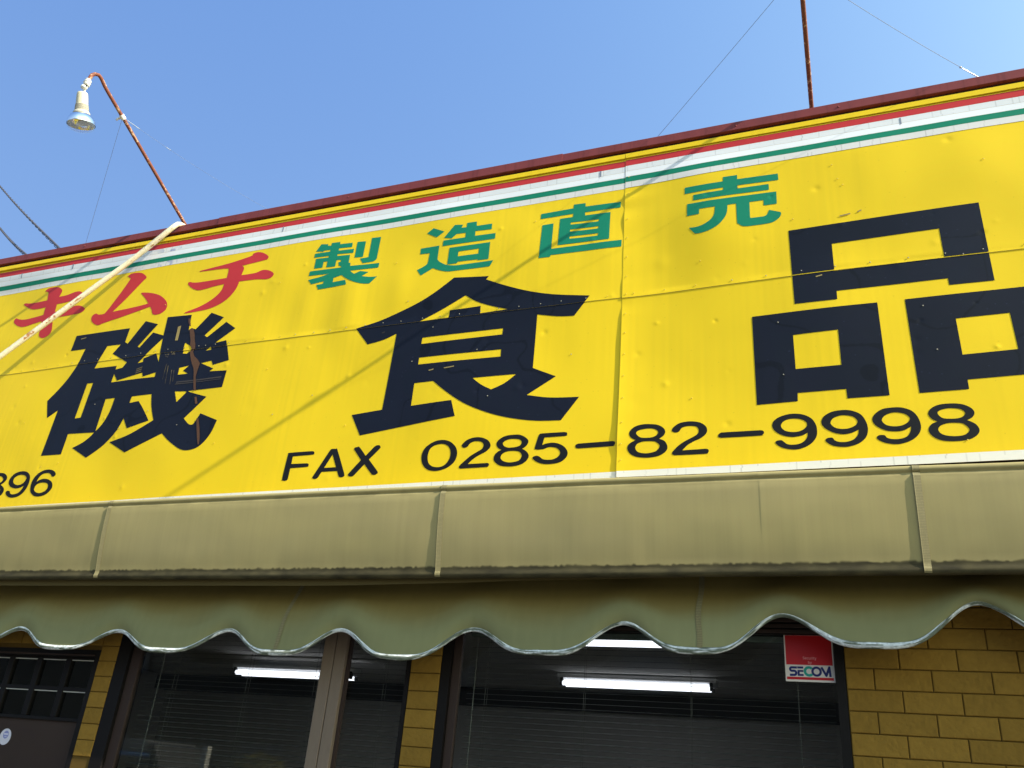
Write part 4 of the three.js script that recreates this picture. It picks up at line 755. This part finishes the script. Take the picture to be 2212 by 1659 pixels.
tubeLamp('lit fluorescent lamp seen through the left window behind the tan stile', -0.7823 * 6.5, -0.600 * 6.5, EYE + 0.1148 * 6.5, 3.6 - 6.5);
tubeLamp('lit fluorescent lamp low in the right window, the farther one', -0.3213 * 6.9, -0.1471 * 6.9, EYE + 0.1180 * 6.9, 3.6 - 6.9);
tubeLamp('lit fluorescent lamp at the top of the right window under the valance', -1.72, -0.195 * 4.85, EYE + 0.1660 * 4.85, 3.6 - 4.85);
function blind(label, x0, x1, ytop, z, n, cords) {
  const t = thing('venetian_blind', label, 'blind', [(x0 + x1) / 2, ytop, z]), w = x1 - x0;
  part('headrail', rbox(-w / 2, w / 2, -0.026, 0, -0.014, 0.014), M.headrail, t);
  const g = new THREE.CylinderGeometry(0.05, 0.05, w, 6, 1, true, -0.25, 0.5); g.rotateZ(Math.PI / 2); g.translate(0, -0.0485, 0); // a shallow curved strip
  const sl = new THREE.PlaneGeometry(w, 0.025, 1, 4); sl.rotateX(-Math.PI / 2); const p = sl.attributes.position; for (let i = 0; i < p.count; i++) p.setY(i, 0.0014 - p.getZ(i) * p.getZ(i) * 9); sl.computeVertexNormals();
  const m = M.slatD ?? (M.slatD = Object.assign(M.slat.clone(), { side: THREE.DoubleSide }));
  for (let k = 0; k < n; k++) { const s = part('slat', sl, m, t, [rr(-0.001, 0.001), -0.05 - k * 0.0228, 0]); s.rotation.x = R(7.5 + rr(-2.5, 2.5)); s.rotation.z = rr(-0.0012, 0.0012); }
  for (const c of cords) for (const dz of [-0.013, 0.013]) part('ladder_cord', new THREE.CylinderGeometry(0.0009, 0.0009, n * 0.0228 + 0.04, 5), M.cord, t, [c - (x0 + x1) / 2, -0.03 - n * 0.0114, dz]);
  part('bottom_rail', rbox(-w / 2, w / 2, -0.062 - n * 0.0228, -0.048 - n * 0.0228, -0.012, 0.012), M.headrail, t);
  return t;
}
const NS = 52, BT = EYE + 0.1763 * 3.78;
blind('dark venetian blind behind the wide left pane', wx(-0.955), wx(-0.650), BT, -0.19, NS, [wx(-0.905), wx(-0.78), wx(-0.672)]);
blind('dark venetian blind behind the narrow pane beside the tan stiles', wx(-0.622), wx(-0.531), BT, -0.19, NS, [wx(-0.568)]);
blind('dark venetian blind behind the wide right window', wx(-0.450), wx(-0.023), BT, -0.18, NS, [wx(-0.425), wx(-0.30), wx(-0.175), wx(-0.06)]);
for (const [x, l] of [[wx(-0.928), 'thin blind wand hanging at left behind the wide left pane'], [wx(-0.440), 'thin blind wand hanging at left behind the right window']]) {
  const t = thing('blind_wand', l, 'wand', [x, BT - 0.03, -0.165]);
  part('rod', new THREE.CylinderGeometry(0.002, 0.002, 0.75, 6), M.cord, t, [0, -0.375, 0]); part('knob', new THREE.CylinderGeometry(0.006, 0.004, 0.05, 8), M.cord, t, [0, -0.76, 0]);
}

// ---------- stickers ----------
function sticker(name, label, w, h, tex, pos, round) {
  const g = round ? new THREE.CylinderGeometry(w / 2, w / 2, 0.0008, 40) : new RoundedBoxGeometry(w, h, 0.0008, 1, 0.0003);
  if (round) { g.rotateX(Math.PI / 2); }
  const p = g.attributes.position, uv = g.attributes.uv; for (let i = 0; i < p.count; i++) uv.setXY(i, p.getX(i) / w + 0.5, p.getY(i) / h + 0.5);
  const m = shade(new THREE.Mesh(g, std({ map: tex, roughness: 0.35 }))); m.name = name; m.position.set(...pos); m.userData = { label, category: 'sticker' }; scene.add(m); return m;
}
function canvasTex(w, h, draw) { const c = document.createElement('canvas'); c.width = w; c.height = h; draw(c.getContext('2d'), w, h); const t = new THREE.CanvasTexture(c); t.colorSpace = THREE.SRGBColorSpace; return t; }
{
  const t = canvasTex(512, 512, (c) => {
    c.fillStyle = '#e6dcd2'; c.fillRect(0, 0, 512, 512);
    c.fillStyle = '#c8141c'; c.fillRect(14, 14, 484, 318); c.fillRect(14, 462, 484, 28);
    c.fillStyle = '#f0b8b0'; c.textAlign = 'center'; c.font = '40px sans-serif'; c.fillText('Security', 262, 272); c.font = '38px sans-serif'; c.fillText('by', 262, 318);
    const navy = '#101c66', teal = '#18a08e'; c.lineCap = 'butt'; c.lineJoin = 'round'; c.strokeStyle = navy; c.lineWidth = 24;
    c.beginPath(); c.moveTo(124, 362); c.lineTo(70, 362); c.arc(70, 380, 18, -Math.PI / 2, Math.PI / 2, true); c.lineTo(92, 398); c.arc(92, 420, 22, -Math.PI / 2, Math.PI / 2); c.lineTo(46, 442); c.stroke();   // S
    c.fillStyle = navy; c.fillRect(128, 350, 62, 22); c.fillRect(128, 388, 22, 62); c.fillRect(128, 388, 62, 20); c.fillRect(128, 430, 62, 20);       // E
    c.strokeStyle = teal; c.lineWidth = 27; c.beginPath(); c.arc(248, 400, 42, -0.75, 0.75, true); c.stroke();       // C
    c.strokeStyle = navy; c.lineWidth = 24; c.beginPath(); c.arc(326, 400, 42, 0, 6.3); c.stroke();                 // O
    c.lineWidth = 24; c.beginPath(); c.moveTo(378, 352); c.lineTo(424, 440); c.lineTo(460, 352); c.lineTo(466, 452); c.stroke();       // M
  });
  const D = 3.726; sticker('security_sticker', 'square red and white security sticker in the corner of the right window', 0.0500 * D, 0.0493 * D, t, [-0.04555 * D, EYE + 0.15455 * D, 3.6 - D]);
  const t2 = canvasTex(256, 256, (c) => {
    c.fillStyle = '#d8d4e0'; c.fillRect(0, 0, 256, 256);
    c.fillStyle = '#8d92c8'; c.beginPath(); c.arc(134, 96, 62, 0, 6.3); c.fill();
    c.fillStyle = '#d8d4e6'; c.fillRect(84, 74, 98, 24); c.fillRect(110, 122, 52, 9);
  });
  sticker('round_sticker', 'round white sticker with blue disc on the door panel', 0.083, 0.083, t2, [-1.1690 * 3.743, EYE + 0.0135 * 3.743, -0.1430], true);
}

// ---------- across the street, seen only as reflections in the panes ----------
{
  const h = thing('added_house', 'added dark brown two storey building across the street, keeps sky out of the shop window reflections', 'added_house', [-26, 0, 24]);  // unseen block added to hide the sky and darken the glass reflections
  part('wall', box(-36, 36, 0.01, 8.2, 0, 8), std({ map: dataTex(128, 256, (u, v) => lin3(0.060, 0.050, 0.042, 0.85 + 0.2 * fbm(u * 4, v * 40, 3))), roughness: 0.85 }), h);
  const rs = new THREE.Shape([[-0.9, 8.0], [4, 10.6], [8.9, 8.0], [8.9, 8.2], [4, 10.85], [-0.9, 8.22]].map(p => new THREE.Vector2(-p[0], p[1])));
  const rg = new THREE.ExtrudeGeometry(rs, { depth: 74, bevelEnabled: false }); rg.rotateY(Math.PI / 2); rg.translate(-37, 0, 0); part('roof', rg, M.roof, h);
  for (let k = 0; k < 9; k++) for (const y of [1.2, 4.6]) {
    const w = part('window', rbox(-30 + k * 7, -28 + k * 7, y, y + 1.3, -0.06, -0.005, 0.01), M.bronze, h);
    part('pane', box(-29.9 + k * 7, -28.1 + k * 7, y + 0.08, y + 1.22, -0.075, -0.063), std({ color: rgb(0.02, 0.022, 0.025), roughness: 0.1 }), w);
  }
  const v = thing('parked_van', 'grey van with a blue stripe, mirrored low in the left window', 'van', [-18.4, 0, 14]);
  const vg = new THREE.ExtrudeGeometry(new THREE.Shape([[-3.1, 0.35], [3.1, 0.35], [3.15, 0.9], [2.95, 1.15], [2.45, 1.90], [2.2, 1.97], [-2.9, 1.97], [-3.1, 1.85]].map(p => new THREE.Vector2(...p))), { depth: 1.6, bevelEnabled: true, bevelSize: 0.05, bevelThickness: 0.05, bevelSegments: 2 });
  part('body', vg, std({ color: rgb(0.035, 0.033, 0.033), roughness: 0.5 }), v);
  part('roof_panel', rbox(-2.95, 2.3, 1.80, 2.02, -0.066, 1.67, 0.02), std({ color: rgb(0.16, 0.155, 0.15), roughness: 0.6 }), v);
  part('stripe', box(-3.0, 2.4, 1.66, 1.75, -0.070, -0.051), std({ color: rgb(0.10, 0.22, 0.42), roughness: 0.5 }), v);
  part('side_window', rbox(-2.6, 2.0, 1.08, 1.58, -0.06, -0.05, 0.004), M.dark, v);
  for (const x of [-2.1, 2.0]) for (const z of [0.08, 1.5]) part('wheel', new THREE.CylinderGeometry(0.33, 0.33, 0.2, 18).rotateX(Math.PI / 2), M.dark, v, [x, 0.34, z]);
  const p = thing('concrete_post', 'pale concrete post, mirrored in the left window beside the van', 'post', [-14.55, 0, 14.2]);
  part('shaft', rbox(-0.08, 0.08, 0, 2.0, -0.08, 0.08, 0.015), std({ color: rgb(0.42, 0.40, 0.35), roughness: 0.9 }), p);
  const b = thing('shrub', 'round yellowish shrub, mirrored low in the left window', 'shrub', [-12.8, 0, 14]);
  const P = [], C = []; for (let i = 0; i < 1600; i++) {
    const a = rr(0, 6.283), c = rr(-1, 1), q = Math.cbrt(rr(0.3, 1)), s = Math.sqrt(1 - c * c), X = 0.75 * q * s * Math.cos(a), Y = 1.15 + 0.82 * q * c, Z = 0.7 * q * s * Math.sin(a);
    const u = new THREE.Vector3(rr(-1, 1), rr(-1, 1), rr(-1, 1)).normalize(), w = new THREE.Vector3(rr(-1, 1), rr(-1, 1), rr(-1, 1)).cross(u).normalize(), l = rr(0.04, 0.09);
    P.push(X + u.x * l, Y + u.y * l, Z + u.z * l, X + w.x * l, Y + w.y * l, Z + w.z * l, X - u.x * l, Y - u.y * l, Z - u.z * l); const k = rr(0.7, 1.3); for (let j = 0; j < 3; j++) C.push(0.10 * k, 0.085 * k, 0.016 * k);
  }
  const g = new THREE.BufferGeometry(); g.setAttribute('position', new THREE.Float32BufferAttribute(P, 3)); g.setAttribute('color', new THREE.Float32BufferAttribute(C, 3)); g.computeVertexNormals();
  part('foliage', g, std({ vertexColors: true, roughness: 0.8, side: THREE.DoubleSide }), b);
  part('stem', new THREE.CylinderGeometry(0.03, 0.05, 0.6, 7).translate(0, 0.3, 0), M.roof, b);
}

renderer.render(scene, camera);
